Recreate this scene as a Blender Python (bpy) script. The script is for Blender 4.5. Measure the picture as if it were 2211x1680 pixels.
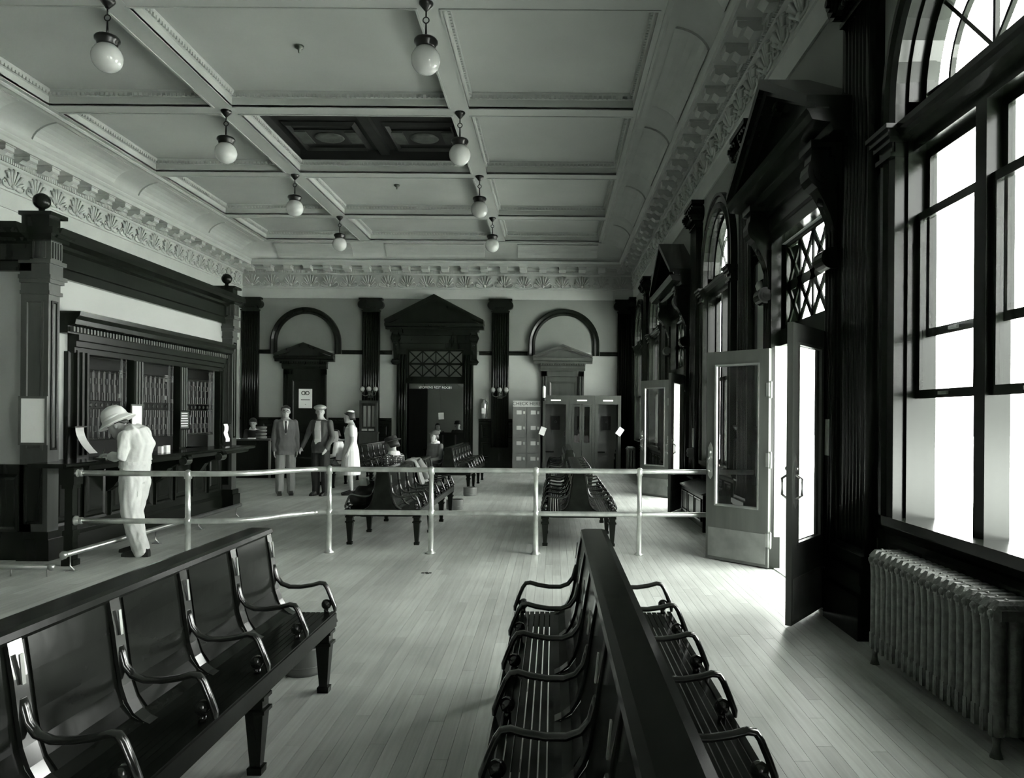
import bpy, bmesh, math, random
from mathutils import Vector, Matrix, noise
R = random.Random(7)
PI = math.pi
for o in list(bpy.data.objects): bpy.data.objects.remove(o)
SC = bpy.context.scene
COL = SC.collection
# ------------------------------------------------------------------ camera
cam = bpy.data.cameras.new('camera'); camo = bpy.data.objects.new('camera', cam); COL.objects.link(camo)
cam.sensor_width = 36.0; cam.lens = 1650 / 2211 * 36.0
cam.shift_x = -(1195 - 1105.5) / 2211; cam.shift_y = (898 - 840) / 2211
cam.clip_start = 0.05; cam.clip_end = 300
camo.matrix_world = Matrix.Translation((0, 0, 1.55)) @ Matrix.Rotation(PI / 2, 4, 'X') @ Matrix.Rotation(0.0075, 4, 'Z')
SC.camera = camo
# ------------------------------------------------------------------ light
W = bpy.data.worlds.new('sky'); SC.world = W; W.use_nodes = True
nt_ = W.node_tree; bg = nt_.nodes['Background']; skyt = nt_.nodes.new('ShaderNodeTexSky'); skyt.sky_type = 'NISHITA'; skyt.sun_disc = False
skyt.sun_elevation = math.radians(48); skyt.sun_rotation = math.radians(-70); skyt.air_density = 1.0; skyt.dust_density = 4.0
bw_ = nt_.nodes.new('ShaderNodeRGBToBW'); tn_ = nt_.nodes.new('ShaderNodeVectorMath'); tn_.operation = 'SCALE'; tn_.inputs[0].default_value = (0.97, 1.0, 0.955)
nt_.links.new(skyt.outputs[0], bw_.inputs[0]); nt_.links.new(bw_.outputs[0], tn_.inputs['Scale']); nt_.links.new(tn_.outputs[0], bg.inputs[0]); bg.inputs[1].default_value = 2.6
sun = bpy.data.lights.new('sun', 'SUN'); sun.energy = 60; sun.angle = .009; sun.color = (.98, 1, .96); suno = bpy.data.objects.new('sun', sun); COL.objects.link(suno)
suno.rotation_euler = Vector((.62, .25, -.9)).to_track_quat('-Z', 'Y').to_euler()      # high sun from behind the building: it lights the platform, not the hall
vs = SC.view_settings; vs.view_transform = 'Standard'; vs.look = 'None'; vs.gamma = 1.0; vs.use_curve_mapping = False
vs.exposure = 1.8
# ------------------------------------------------------------------ room numbers
XR, XL, YB, YF = 2.32, -9.12, 22.30, -4.2
ZB, ZP = 6.39, 6.63            # underside of ceiling beams, ceiling panels
DADO = 1.45
# ------------------------------------------------------------------ materials
def mat(name, col, rough=0.5, metal=0.0, var=0.0, vscale=(6, 6, 6), bump=0.0, bscale=40, spec=0.5, coat=0.0, trans=0.0):
    m = bpy.data.materials.new(name); m.use_nodes = True
    nt = m.node_tree; b = nt.nodes['Principled BSDF']
    c = (col[0], col[1], col[2], 1)
    b.inputs['Base Color'].default_value = c
    b.inputs['Roughness'].default_value = rough; b.inputs['Metallic'].default_value = metal
    b.inputs['Specular IOR Level'].default_value = spec; b.inputs['Coat Weight'].default_value = coat
    b.inputs['Coat Roughness'].default_value = 0.12
    if var or bump:
        geo = nt.nodes.new('ShaderNodeNewGeometry'); mp = nt.nodes.new('ShaderNodeMapping')
        mp.inputs['Scale'].default_value = vscale
        nt.links.new(geo.outputs['Position'], mp.inputs['Vector'])
    if var:
        n = nt.nodes.new('ShaderNodeTexNoise'); n.inputs['Scale'].default_value = 1.0; n.inputs['Detail'].default_value = 5
        nt.links.new(mp.outputs[0], n.inputs['Vector'])
        r = nt.nodes.new('ShaderNodeMapRange'); r.inputs[1].default_value = 0.3; r.inputs[2].default_value = 0.7
        r.inputs[3].default_value = 1 - var; r.inputs[4].default_value = 1 + var
        nt.links.new(n.outputs['Fac'], r.inputs[0])
        mx = nt.nodes.new('ShaderNodeVectorMath'); mx.operation = 'SCALE'; mx.inputs[0].default_value = col
        nt.links.new(r.outputs[0], mx.inputs['Scale']); nt.links.new(mx.outputs[0], b.inputs['Base Color'])
    if bump:
        n2 = nt.nodes.new('ShaderNodeTexNoise'); n2.inputs['Scale'].default_value = bscale; n2.inputs['Detail'].default_value = 3
        nt.links.new(geo.outputs['Position'], n2.inputs['Vector'])
        bp = nt.nodes.new('ShaderNodeBump'); bp.inputs['Strength'].default_value = bump; bp.inputs['Distance'].default_value = 0.01
        nt.links.new(n2.outputs['Fac'], bp.inputs['Height']); nt.links.new(bp.outputs[0], b.inputs['Normal'])
    return m
def g(v, t=0.05): return (v * (1 - t), v, v * (1 - t * 1.25))      # the print's faint green-grey tone
M = {}
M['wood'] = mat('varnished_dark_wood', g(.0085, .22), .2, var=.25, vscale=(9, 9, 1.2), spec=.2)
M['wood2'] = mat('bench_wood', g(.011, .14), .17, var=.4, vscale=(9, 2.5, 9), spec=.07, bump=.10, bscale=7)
M['wood3'] = mat('booth_wood', g(.05, .10), .32, var=.2, vscale=(10, 10, 1.5), spec=.5)
M['doorwood'] = mat('door_wood', g(.075, .08), .35, var=.15, vscale=(12, 12, 1.2), spec=.5)
M['armwood'] = mat('arm_wood', g(.022, .10), .18, var=.2, vscale=(14, 14, 14), spec=.7, coat=.5)
M['ceil'] = mat('ceiling_paint', g(.40), .65, var=.07, vscale=(.8, .8, .8))
M['plaster'] = mat('cornice_plaster', g(.38), .6, var=.05, vscale=(3, 3, 3))
M['wall_hi'] = mat('upper_wall_paint', g(.17, .06), .75, var=.08, vscale=(.7, .7, .7))
M['wall_lo'] = mat('lower_wall_paint', g(.33, .06), .6, var=.06, vscale=(.7, .7, .7))
M['wall_lt'] = mat('pale_plaster', g(.30, .04), .6, var=.05, vscale=(.8, .8, .8))
M['paper'] = mat('white_paper', g(.90, .02), .6)
M['ink'] = mat('print_ink', g(.05, .1), .6)
M['white'] = mat('white_enamel', g(.80, .03), .25)
M['brass'] = mat('worn_brass', g(.42, .04), .28, metal=.85, var=.2, vscale=(9, 9, 9))
M['pipe'] = mat('railing_metal', g(.66, .04), .32, metal=.8, var=.25, vscale=(8, 8, 8))
M['bronze'] = mat('dark_bronze', g(.10, .12), .3, metal=.7, var=.3, vscale=(12, 12, 12))
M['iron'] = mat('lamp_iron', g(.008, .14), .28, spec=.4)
M['grille'] = mat('grille_iron', g(.016, .14), .35, spec=.35)
M['opal2'] = mat('dull_opal_glass', g(.28, .04), .15)
M['gap'] = mat('board_gap', g(.09, .06), .8)
M['opal'] = mat('opal_glass', g(.55, .03), .12, spec=.6, coat=.3)
M['rad'] = mat('silver_paint_iron', g(.13, .08), .38, metal=.35, var=.3, vscale=(25, 25, 25), bump=.5, bscale=45)
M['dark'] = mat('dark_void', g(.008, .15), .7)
M['steel'] = mat('locker_steel', g(.17, .05), .45, metal=.25, var=.12, vscale=(6, 6, 3))
M['stone'] = mat('platform_concrete', g(.55, .03), .8)
def glass_mat(name, refl=.10, tint=.97):
    m = bpy.data.materials.new(name); m.use_nodes = True; nt = m.node_tree; nt.nodes.clear()
    out = nt.nodes.new('ShaderNodeOutputMaterial'); tr = nt.nodes.new('ShaderNodeBsdfTransparent'); gl = nt.nodes.new('ShaderNodeBsdfGlossy')
    tr.inputs[0].default_value = (tint, tint, tint, 1); gl.inputs['Roughness'].default_value = .03
    mx = nt.nodes.new('ShaderNodeMixShader'); lw = nt.nodes.new('ShaderNodeLayerWeight'); lw.inputs[0].default_value = .5
    pw = nt.nodes.new('ShaderNodeMath'); pw.operation = 'POWER'; pw.inputs[1].default_value = 4.0; nt.links.new(lw.outputs['Facing'], pw.inputs[0])
    ma = nt.nodes.new('ShaderNodeMath'); ma.operation = 'MULTIPLY_ADD'; ma.inputs[1].default_value = .5; ma.inputs[2].default_value = refl * .3; nt.links.new(pw.outputs[0], ma.inputs[0])
    nt.links.new(ma.outputs[0], mx.inputs[0]); nt.links.new(tr.outputs[0], mx.inputs[1]); nt.links.new(gl.outputs[0], mx.inputs[2])
    nt.links.new(mx.outputs[0], out.inputs[0]); return m
M['glass'] = glass_mat('window_glass')
def plank_mat(name, island):
    m = mat(name, g(.52, .05), .42, spec=.45); nt = m.node_tree; b = nt.nodes['Principled BSDF']
    geo = nt.nodes.new('ShaderNodeNewGeometry'); oi = nt.nodes.new('ShaderNodeObjectInfo')
    rnd = geo.outputs['Random Per Island'] if island else oi.outputs['Random']
    mp = nt.nodes.new('ShaderNodeMapping'); mp.inputs['Scale'].default_value = (45, 2.2, 1)
    nt.links.new(geo.outputs['Position'], mp.inputs['Vector'])
    n = nt.nodes.new('ShaderNodeTexNoise'); n.inputs['Scale'].default_value = 1; n.inputs['Detail'].default_value = 4
    nt.links.new(mp.outputs[0], n.inputs['Vector'])
    n2 = nt.nodes.new('ShaderNodeTexNoise'); n2.inputs['Scale'].default_value = .9; n2.inputs['Detail'].default_value = 6
    nt.links.new(geo.outputs['Position'], n2.inputs['Vector'])
    def mr(src, a, c, d, e):
        r = nt.nodes.new('ShaderNodeMapRange'); nt.links.new(src, r.inputs[0])
        for k, v in zip((1, 2, 3, 4), (a, c, d, e)): r.inputs[k].default_value = v
        return r.outputs[0]
    def mul(a, c):
        x = nt.nodes.new('ShaderNodeMath'); x.operation = 'MULTIPLY'; nt.links.new(a, x.inputs[0]); nt.links.new(c, x.inputs[1]); return x.outputs[0]
    f = mul(mul(mr(rnd, 0, 1, .86, 1.11), mr(n.outputs['Fac'], .3, .7, .88, 1.10)), mr(n2.outputs['Fac'], .35, .65, .78, 1.12))
    sc = nt.nodes.new('ShaderNodeVectorMath'); sc.operation = 'SCALE'; sc.inputs[0].default_value = g(.52, .05)
    nt.links.new(f, sc.inputs['Scale']); nt.links.new(sc.outputs[0], b.inputs['Base Color'])
    return m
M['plank'] = plank_mat('floor_board', False); M['planks'] = plank_mat('floor_boards', True)
# ------------------------------------------------------------------ mesh helpers
class MB:
    def __init__(s, fn=None): s.v = []; s.f = []; s.sm = []; s.fn = fn
    def add(s, vs, fs, smooth=False):
        n = len(s.v); fn = s.fn
        s.v += [tuple(fn(*p)) if fn else tuple(p) for p in vs]
        s.f += [[i + n for i in f] for f in fs]; s.sm += [smooth] * len(fs)
        return s
    def box(s, a0, a1, b0, b1, c0, c1):
        return s.add([(a, b, c) for a in (a0, a1) for b in (b0, b1) for c in (c0, c1)],
                     [(0, 1, 3, 2), (4, 6, 7, 5), (0, 4, 5, 1), (2, 3, 7, 6), (0, 2, 6, 4), (1, 5, 7, 3)])
    def loft(s, rings, cap=True, closed=True, smooth=False):
        n = len(rings[0]); vs = [p for r in rings for p in r]; fs = []
        for i in range(len(rings) - 1):
            for j in range(n if closed else n - 1):
                k = (j + 1) % n; fs.append((i * n + j, i * n + k, (i + 1) * n + k, (i + 1) * n + j))
        s.add(vs, fs, smooth)
        if cap:
            n0 = len(s.v) - len(vs); e = (len(rings) - 1) * n
            s.f += [[n0 + j for j in range(n)][::-1], [n0 + e + j for j in range(n)]]; s.sm += [False, False]
        return s
    def ext(s, poly, a, b, f3, smooth=False):      # extrude polygon [(p,q)] between t=a and t=b, f3(p,q,t)->xyz
        return s.loft([[f3(p, q, a) for p, q in poly], [f3(p, q, b) for p, q in poly]], smooth=smooth)
    def extu(s, poly, u0, u1): return s.ext(poly, u0, u1, lambda d, z, u: (u, d, z))   # profile (d,z) along u
    def lathe(s, prof, o, ax='z', seg=14, smooth=True):
        rings = []
        for r, h in prof:
            ring = []
            for k in range(seg):
                a = 2 * PI * k / seg; c, q = r * math.cos(a), r * math.sin(a)
                ring.append({'z': (o[0] + c, o[1] + q, o[2] + h), 'y': (o[0] + c, o[1] + h, o[2] + q), 'x': (o[0] + h, o[1] + c, o[2] + q)}[ax])
            rings.append(ring)
        return s.loft(rings, smooth=smooth)
    def sphere(s, o, r, seg=14, rings=9, sc=(1, 1, 1)):
        rg = []
        for i in range(rings + 1):
            t = PI * (i + .02) / (rings + .04); z = -math.cos(t); q = math.sin(t)
            rg.append([(o[0] + r * sc[0] * q * math.cos(2 * PI * k / seg), o[1] + r * sc[1] * q * math.sin(2 * PI * k / seg), o[2] + r * sc[2] * z) for k in range(seg)])
        return s.loft(rg, smooth=True)
    def tube(s, path, r, seg=8, flat=None, up=(0, 0, 1), smooth=True):   # flat=(half width along side, half height)
        P = [Vector(p) for p in path]; n = len(P); rings = []; upv = Vector(up)
        rr = r if isinstance(r, (list, tuple)) else [r] * n
        for i in range(n):
            t = (P[min(i + 1, n - 1)] - P[max(i - 1, 0)])
            t = t.normalized() if t.length > 1e-9 else Vector((0, 0, 1))
            sd = t.cross(upv)
            if sd.length < 1e-3: sd = t.cross(Vector((0, 1, 0.01)))
            sd.normalize(); w = sd.cross(t).normalized()
            a, b = flat if flat else (rr[i], rr[i])
            rings.append([tuple(P[i] + sd * a * math.cos(2 * PI * k / seg) + w * b * math.sin(2 * PI * k / seg)) for k in range(seg)])
        return s.loft(rings, smooth=smooth)
    def frame(s, u0, u1, z0, z1, prof, cap=True):  # rectangular moulding in the (u,z) plane, prof [(inset,d)]
        rings = [[(u0 + i, d, z0 + i), (u1 - i, d, z0 + i), (u1 - i, d, z1 - i), (u0 + i, d, z1 - i)] for i, d in prof]
        n0 = len(s.v); s.loft(rings, cap=False)
        if cap: e = n0 + 4 * (len(prof) - 1); s.f.append([e, e + 1, e + 2, e + 3]); s.sm.append(False)
        return s
    def ring(s, x0, x1, y0, y1, prof, close=False, smooth=False):   # horizontal rectangular moulding, prof [(inset,z)]
        rings = [[(x0 + i, y0 + i, z), (x1 - i, y0 + i, z), (x1 - i, y1 - i, z), (x0 + i, y1 - i, z)] for i, z in prof]
        if close: rings.append(rings[0])
        return s.loft(rings, cap=False, smooth=smooth)
    def arch(s, c, zc, z0, Rr, prof, seg=20):      # stilted arch moulding in (u,z), closed prof [(dr,d)]
        pts = [(-1, 0, z0), (-1, 0, zc)] + [(-math.cos(PI * k / seg), math.sin(PI * k / seg), zc) for k in range(1, seg)] + [(1, 0, zc), (1, 0, z0)]
        rings = [[(c + px * (Rr + dr), d, zz + pz * (Rr + dr)) for dr, d in prof] for px, pz, zz in pts]
        return s.loft(rings)
    def build(s, name, m, parent=None, kind=None, loc=None, recalc=True):
        me = bpy.data.meshes.new(name); me.from_pydata(s.v, [], s.f); 
        me.polygons.foreach_set('use_smooth', s.sm)
        if recalc:
            b = bmesh.new(); b.from_mesh(me); bmesh.ops.recalc_face_normals(b, faces=b.faces); b.to_mesh(me); b.free()
        me.materials.append(M[m] if isinstance(m, str) else m); me.update()
        return obj(name, me, parent, kind, loc)
def obj(name, me, parent=None, kind=None, loc=None, rz=0):
    o = bpy.data.objects.new(name, me); COL.objects.link(o)
    if parent: o.parent = parent
    if kind: o['kind'] = kind
    if loc: o.location = loc
    if rz: o.rotation_euler = (0, 0, rz)
    return o
def thing(name, label, cat, loc=(0, 0, 0), rz=0, group=None):
    o = bpy.data.objects.new(name, None); COL.objects.link(o); o.empty_display_size = .1
    o.location = loc; o.rotation_euler = (0, 0, rz); return tag(o, label, cat, group)
def tag(o, label, cat, group=None):
    o['label'] = label; o['category'] = cat
    if group: o['group'] = group
    return o
def copy_tree(o, parent=None):
    c = o.copy(); COL.objects.link(c)
    if parent: c.parent = parent
    for ch in list(o.children): copy_tree(ch, c)
    return c
def text_mesh(name, s, size, m, parent, mtx, depth=.002):
    cu = bpy.data.curves.new(name, 'FONT'); cu.body = s; cu.size = size; cu.align_x = 'CENTER'; cu.align_y = 'CENTER'; cu.extrude = depth
    t = bpy.data.objects.new(name, cu); COL.objects.link(t)
    dg = bpy.context.evaluated_depsgraph_get(); me = bpy.data.meshes.new_from_object(t.evaluated_get(dg))
    bpy.data.objects.remove(t); me.materials.clear(); me.materials.append(M[m]); me.transform(mtx)
    return obj(name, me, parent)
PR = lambda u, d, z: (XR + d, u, z)      # right wall: u runs along Y, d goes outward
PBK = lambda u, d, z: (u, YB + d, z)     # back wall
PL = lambda u, d, z: (XL - d, u, z)      # left wall
struct = lambda o: (o.__setitem__('kind', 'structure'), o)[1]
# ------------------------------------------------------------------ openings
WIN_C = [4.22, 10.72, 17.15, 20.35, -2.3]; DOOR_C = [7.03, 13.75]
W_HW, W_ZC, W_SILL = .85, 3.63, .89
D_HW = .79; D_TOP = 3.32
def wall_slab(fn, u0, u1, z1, t, wins, doors, segs=16):
    m = MB(fn); cuts = sorted([(c - W_HW, c + W_HW, 'w', c) for c in wins] + [(c - h, c + h, 'd', (c, zt)) for c, h, zt in doors]); u = u0
    def strip(a, b, za, zb):      # one solid block
        m.box(a, b, 0, t, za, zb)
    for a, b, k, c in cuts:
        if a > u: strip(u, a, 0, z1)
        if k == 'd': strip(a, b, c[1], z1)
        else:
            strip(a, b, 0, W_SILL)
            pts = [(c - W_HW * math.cos(PI * i / segs), W_ZC + W_HW * math.sin(PI * i / segs)) for i in range(segs + 1)]
            for (p, q), (p2, q2) in zip(pts, pts[1:]):
                m.loft([[(p, 0, q), (p, t, q), (p, t, z1), (p, 0, z1)], [(p2, 0, q2), (p2, t, q2), (p2, t, z1), (p2, 0, z1)]])
        u = b
    if u1 > u: strip(u, u1, 0, z1)
    return m
def band_mat(name, lo, hi, top, z1=3.40, z2=4.93):
    m = mat(name, lo, .65); nt = m.node_tree; b = nt.nodes['Principled BSDF']
    geo = nt.nodes.new('ShaderNodeNewGeometry'); sx = nt.nodes.new('ShaderNodeSeparateXYZ'); nt.links.new(geo.outputs['Position'], sx.inputs[0])
    n = nt.nodes.new('ShaderNodeTexNoise'); n.inputs['Scale'].default_value = .8; n.inputs['Detail'].default_value = 4; nt.links.new(geo.outputs['Position'], n.inputs['Vector'])
    def step(z):
        x = nt.nodes.new('ShaderNodeMath'); x.operation = 'GREATER_THAN'; x.inputs[1].default_value = z; nt.links.new(sx.outputs['Z'], x.inputs[0]); return x.outputs[0]
    def mix(fac, a, c):
        x = nt.nodes.new('ShaderNodeMix'); x.data_type = 'RGBA'; nt.links.new(fac, x.inputs[0])
        for i, q in ((6, a), (7, c)):
            if isinstance(q, tuple): x.inputs[i].default_value = (*q, 1)
            else: nt.links.new(q, x.inputs[i])
        return x.outputs[2]
    c = mix(step(z2), mix(step(z1), lo, hi), top)
    r = nt.nodes.new('ShaderNodeMapRange'); nt.links.new(n.outputs['Fac'], r.inputs[0])
    for k, v in zip((1, 2, 3, 4), (.3, .7, .92, 1.08)): r.inputs[k].default_value = v
    sc = nt.nodes.new('ShaderNodeVectorMath'); sc.operation = 'SCALE'; nt.links.new(c, sc.inputs[0]); nt.links.new(r.outputs[0], sc.inputs['Scale'])
    nt.links.new(sc.outputs[0], b.inputs['Base Color']); return m
M['band'] = band_mat('two_tone_wall_paint', g(.34, .06), g(.17, .08), g(.50, .04))
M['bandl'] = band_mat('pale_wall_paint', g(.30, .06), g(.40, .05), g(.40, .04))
# ---- floor: base, 300 single boards where they show largest, the rest as one field
floor = struct(MB().box(XL - .3, XR + .2, YF, YB + 4.2, -.12, -.012).build('floor', 'gap'))
PW = .078
brd = {}
def board_mesh(L):
    L = round(L, 2)
    if L not in brd:
        o = MB().box(0, PW - .0018, 0, L - .002, -.02, 0).build('board', 'plank'); brd[L] = o.data; bpy.data.objects.remove(o)
    return brd[L]
rest = MB(); x0, x1 = XL, XR + .12; n = int((x1 - x0) / PW) + 1; nsingle = 0
for i in range(n):
    x = x0 + i * PW; y = YF + R.uniform(0, 1.2) - 1
    while y < YB + 4:
        L = R.choice((1.2, 1.5, 1.8, 2.1))
        near = -3.3 < x < 2.25 and 2.9 < y + L * .5 and y + L < 9.6
        if near and nsingle < 300:
            obj('plank', board_mesh(L), floor, loc=(x, y, 0)); nsingle += 1
        else: rest.box(x, x + PW - .0018, max(y, YF), min(y + L - .002, YB + 4.1), -.02, 0)
        y += L
o = rest.build('plank_field', 'planks', floor, recalc=False); o['kind'] = 'stuff'
# ---- outside ground (pale platform, seen only through doors and windows)
struct(MB().box(XR + .21, XR + 60, -40, 70, -.3, -.06).build('ground_outside', 'stone'))
# ---- walls
MAIN_C, MAIN_HW, MAIN_TOP = -3.45, .83, 3.46
wall_back = struct(wall_slab(PBK, XL - .3, XR + .4, 5.95, .3, [], [(MAIN_C, MAIN_HW, MAIN_TOP)]).build('wall_back', 'band'))
wall_right = struct(wall_slab(PR, YF, YB + .3, 5.95, .2, WIN_C, [(c, D_HW, D_TOP) for c in DOOR_C]).build('wall_right', 'band'))
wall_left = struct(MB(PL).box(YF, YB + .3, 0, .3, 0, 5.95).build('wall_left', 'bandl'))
wall_front = struct(MB().box(XL - .3, XR + .4, YF - .3, YF, 0, 5.95).build('wall_front', 'band'))
# ---- room behind the main portal
struct(MB().box(-7.2, -1.6, YB + 4.1, YB + 4.25, 0, 3.9).box(-.5, .2, YB + 4.1, YB + 4.25, 0, 3.9).box(-1.6, -.5, YB + 4.1, YB + 4.25, 0, 1.2).box(-1.6, -.5, YB + 4.1, YB + 4.25, 2.7, 3.9).build('wall_restroom_back', 'wall_lo'))  # unseen opening added in this wall to let daylight into the room
struct(MB().box(-7.2, -7.05, YB + .3, YB + 4.1, 0, 3.9).build('wall_restroom_left', 'wall_lo'))
struct(MB().box(.05, .2, YB + .3, YB + 4.1, 0, 3.9).build('wall_restroom_right', 'wall_lo'))
struct(MB().box(-7.2, .2, YB + .3, YB + 4.25, 3.9, 4.0).build('ceiling_restroom', 'wall_lo'))
# ---- ceiling: slab, beams, sunk panels with dentilled mouldings
XS = [-8.16, -5.27, -1.53, 1.38]; YS = [-4.2, -.78, 2.47, 5.72, 8.97, 12.22, 15.47, 18.72, 21.36]
HOLE = (1, 5)
ceil = MB()
BW = .16
for i in range(3):
    for j in range(8):
        if (i, j) == HOLE: continue
        ceil.box(XS[i], XS[i + 1], YS[j], YS[j + 1], ZP, ZP + .1)
ceiling = struct(ceil.build('ceiling', 'ceil'))
for i, x in enumerate(XS):
    w0, w1 = (BW * .6, BW) if i == 0 else ((BW, BW * .6) if i == 3 else (BW, BW))
    MB().box(x - w0, x + w1, YS[0], YS[-1], ZB, ZP).build('beam', 'ceil', ceiling)
for j, y in enumerate(YS[1:]):
    MB().box(XS[0], XS[3], y - BW, y + BW * (.6 if j == 7 else 1), ZB + .002, ZP - .002).build('beam', 'ceil', ceiling)
for i in range(3):
    for j in range(2, 8):
        a0, a1, b0, b1 = XS[i] + BW, XS[i + 1] - BW, YS[j] + BW, YS[j + 1] - BW
        m = MB(); m.ring(a0, a1, b0, b1, [(-.0, ZB - .012), (-.03, ZB - .012), (-.03, ZB + .03), (-.0, ZB + .03)][::1], close=True)
        m.ring(a0, a1, b0, b1, [(0, ZB + .14), (.02, ZB + .15), (.02, ZB + .165), (.055, ZP - .02), (.055, ZP), (0, ZP)], close=True)
        m.build('panel_moulding', 'plaster', ceiling)
        if j >= 3:
            d = MB(); q = .075; z0, z1 = ZB + .15, ZB + .195
            for k in range(int((a1 - a0) / q)):
                x = a0 + k * q + .02
                for y, s in ((b0, 1), (b1, -1)): d.box(x, x + .045, min(y, y + s * .05), max(y, y + s * .05), z0, z1)
            for k in range(int((b1 - b0) / q)):
                y = b0 + k * q + .02
                for x, s in ((a0, 1), (a1, -1)): d.box(min(x, x + s * .05), max(x, x + s * .05), y, y + .045, z0, z1)
            d.build('dentil_course', 'plaster', ceiling, 'stuff')
# dark skylight above the open panel
hx0, hx1, hy0, hy1 = XS[1] + BW, XS[2] - BW, YS[5] + BW, YS[6] - BW
sky = struct(MB().box(hx0 - .3, hx0, hy0 - .3, hy1 + .3, ZP, ZP + .22).box(hx1, hx1 + .3, hy0 - .3, hy1 + .3, ZP, ZP + .22).box(hx0, hx1, hy0 - .3, hy0, ZP, ZP + .22).box(hx0, hx1, hy1, hy1 + .3, ZP, ZP + .22).box(hx0 - .3, hx1 + .3, hy0 - .3, hy1 + .3, ZP + .22, ZP + .3).build('window_7', 'dark'))
sky['label'] = 'dark skylight well open in the middle ceiling panel'
hm = (hx0 + hx1) / 2; my = 14.55
M['smoke'] = mat('sooty_glass', g(.014, .14), .5, var=.6, vscale=(4, 4, 4))  # dark, blotchy tone of the skylight panes, frames and bar
M['smoke2'] = mat('painted_glass', g(.06, .1), .5, var=.5, vscale=(7, 7, 7))
for a, b in ((hx0, hm - .1), (hm + .1, hx1)):
    c = (a + b) / 2; hw = (b - a) / 2 - .25
    m = MB(); m.ring(c - hw - .12, c + hw + .12, my - .75, my + .7, [(0, ZP + .2), (.07, ZP + .15), (.12, ZP + .2)], close=True); m.build('skylight_frame', 'smoke', sky)
    m = MB(); m.box(c - hw, c + hw, my - .38, my + .38, ZP + .19, ZP + .2); m.build('skylight_pane', 'smoke', sky)
    m = MB(); m.lathe([(.001, .15), (.2, .155), (.26, .17), (.28, .19)], (c, my, ZP), seg=20); m.build('rosette', 'smoke2', sky)
    for sx in (-1, 1): MB().box(c + sx * .5 - .14, c + sx * .5 + .14, my - .30, my + .30, ZP + .175, ZP + .195).build('skylight_panel', 'smoke2', sky)
MB().box(hm - .09, hm + .09, hy0, hy1, ZP + .12, ZP + .25).build('skylight_bar', 'smoke', sky)
struct(MB().box(XL - .5, XR + .3, YF - .5, YB + 4.6, 7.0, 7.2).build('roof', 'stone'))  # unseen slab added to keep the sun out of the hall
for nm_, a_ in (('wall_parapet_right', (XR - .05, XR + .2, YF - .3, YB + 4.3, 5.95, 7.0)), ('wall_parapet_left', (XL - .3, XL, YF - .3, YB + 4.3, 5.95, 7.0)), ('wall_parapet_back', (XL, XR, YB + 4.25, YB + 4.4, 3.9, 7.0)), ('wall_parapet_front', (XL, XR, YF - .3, YF, 5.95, 7.0))):
    struct(MB().box(*a_).build(nm_, 'stone'))  # unseen walls added to stop sun leaking in below the slab
# ---- cornice round the room
trim = struct(MB().ring(XL, XR, YF, YB, [(0, 4.93), (.025, 4.93), (.025, 5.21), (.045, 5.22), (.045, 5.25), (.03, 5.25), (.03, 5.61), (.06, 5.63), (.075, 5.65), (.075, 5.74), (.12, 5.76), (.12, 5.83), (.40, 5.835), (.40, 5.82), (.43, 5.82), (.43, 5.90), (.45, 5.92), (.47, 5.95), (.47, 5.97), (.40, 5.985)]).build('trim_1', 'plaster', recalc=False))
trim['label'] = 'plaster cornice with palmette frieze and modillions round the hall'
cov = [(.40, 5.985), (.42, 6.02)] + [(.42 + .53 * (1 - math.cos(PI / 2 * k / 8)), 6.02 + .35 * math.sin(PI / 2 * k / 8)) for k in range(1, 9)] + [(.95, 6.40)]
struct(MB().ring(XL, XR, YF, YB, cov, smooth=True).build('trim_2', 'plaster', recalc=False))['label'] = 'plain curved cove between cornice and ceiling'
struct(MB().ring(XL, XR, YF, YB, [(.95, 6.40), (.95, 6.36), (.99, 6.35), (1.02, 6.37), (1.02, 6.40)]).build('trim_3', 'plaster', recalc=False))
# raised cove panels
def cove_pt(t, lift=0): a = PI / 2 * t; return (.42 + .53 * (1 - math.cos(a)) , 6.02 + .35 * math.sin(a) - lift)
def cove_panel(fn, u0, u1, par):
    m = MB(fn); ts = [.12 + .74 * k / 6 for k in range(7)]
    out = [(p + .022, z - .022) for p, z in map(cove_pt, ts)]; inn = [(p - .01, z + .01) for p, z in map(cove_pt, ts)]
    poly = out + inn[::-1]
    m.loft([[(u0, -p, z) for p, z in poly], [(u1, -p, z) for p, z in poly]])
    return m.build('cove_panel', 'plaster', par)
trim2 = bpy.data.objects['trim_2']
for k in range(8):
    u = YS[k] + .45
    for fn in (PR, PL): cove_panel(fn, u, min(u + 2.35, YB - 1.1), trim2)
for a, b in ((XL + 1.2, -5.75), (-4.8, -2.0), (-1.05, XR - 1.1)): cove_panel(PBK, a, b, trim2)
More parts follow.
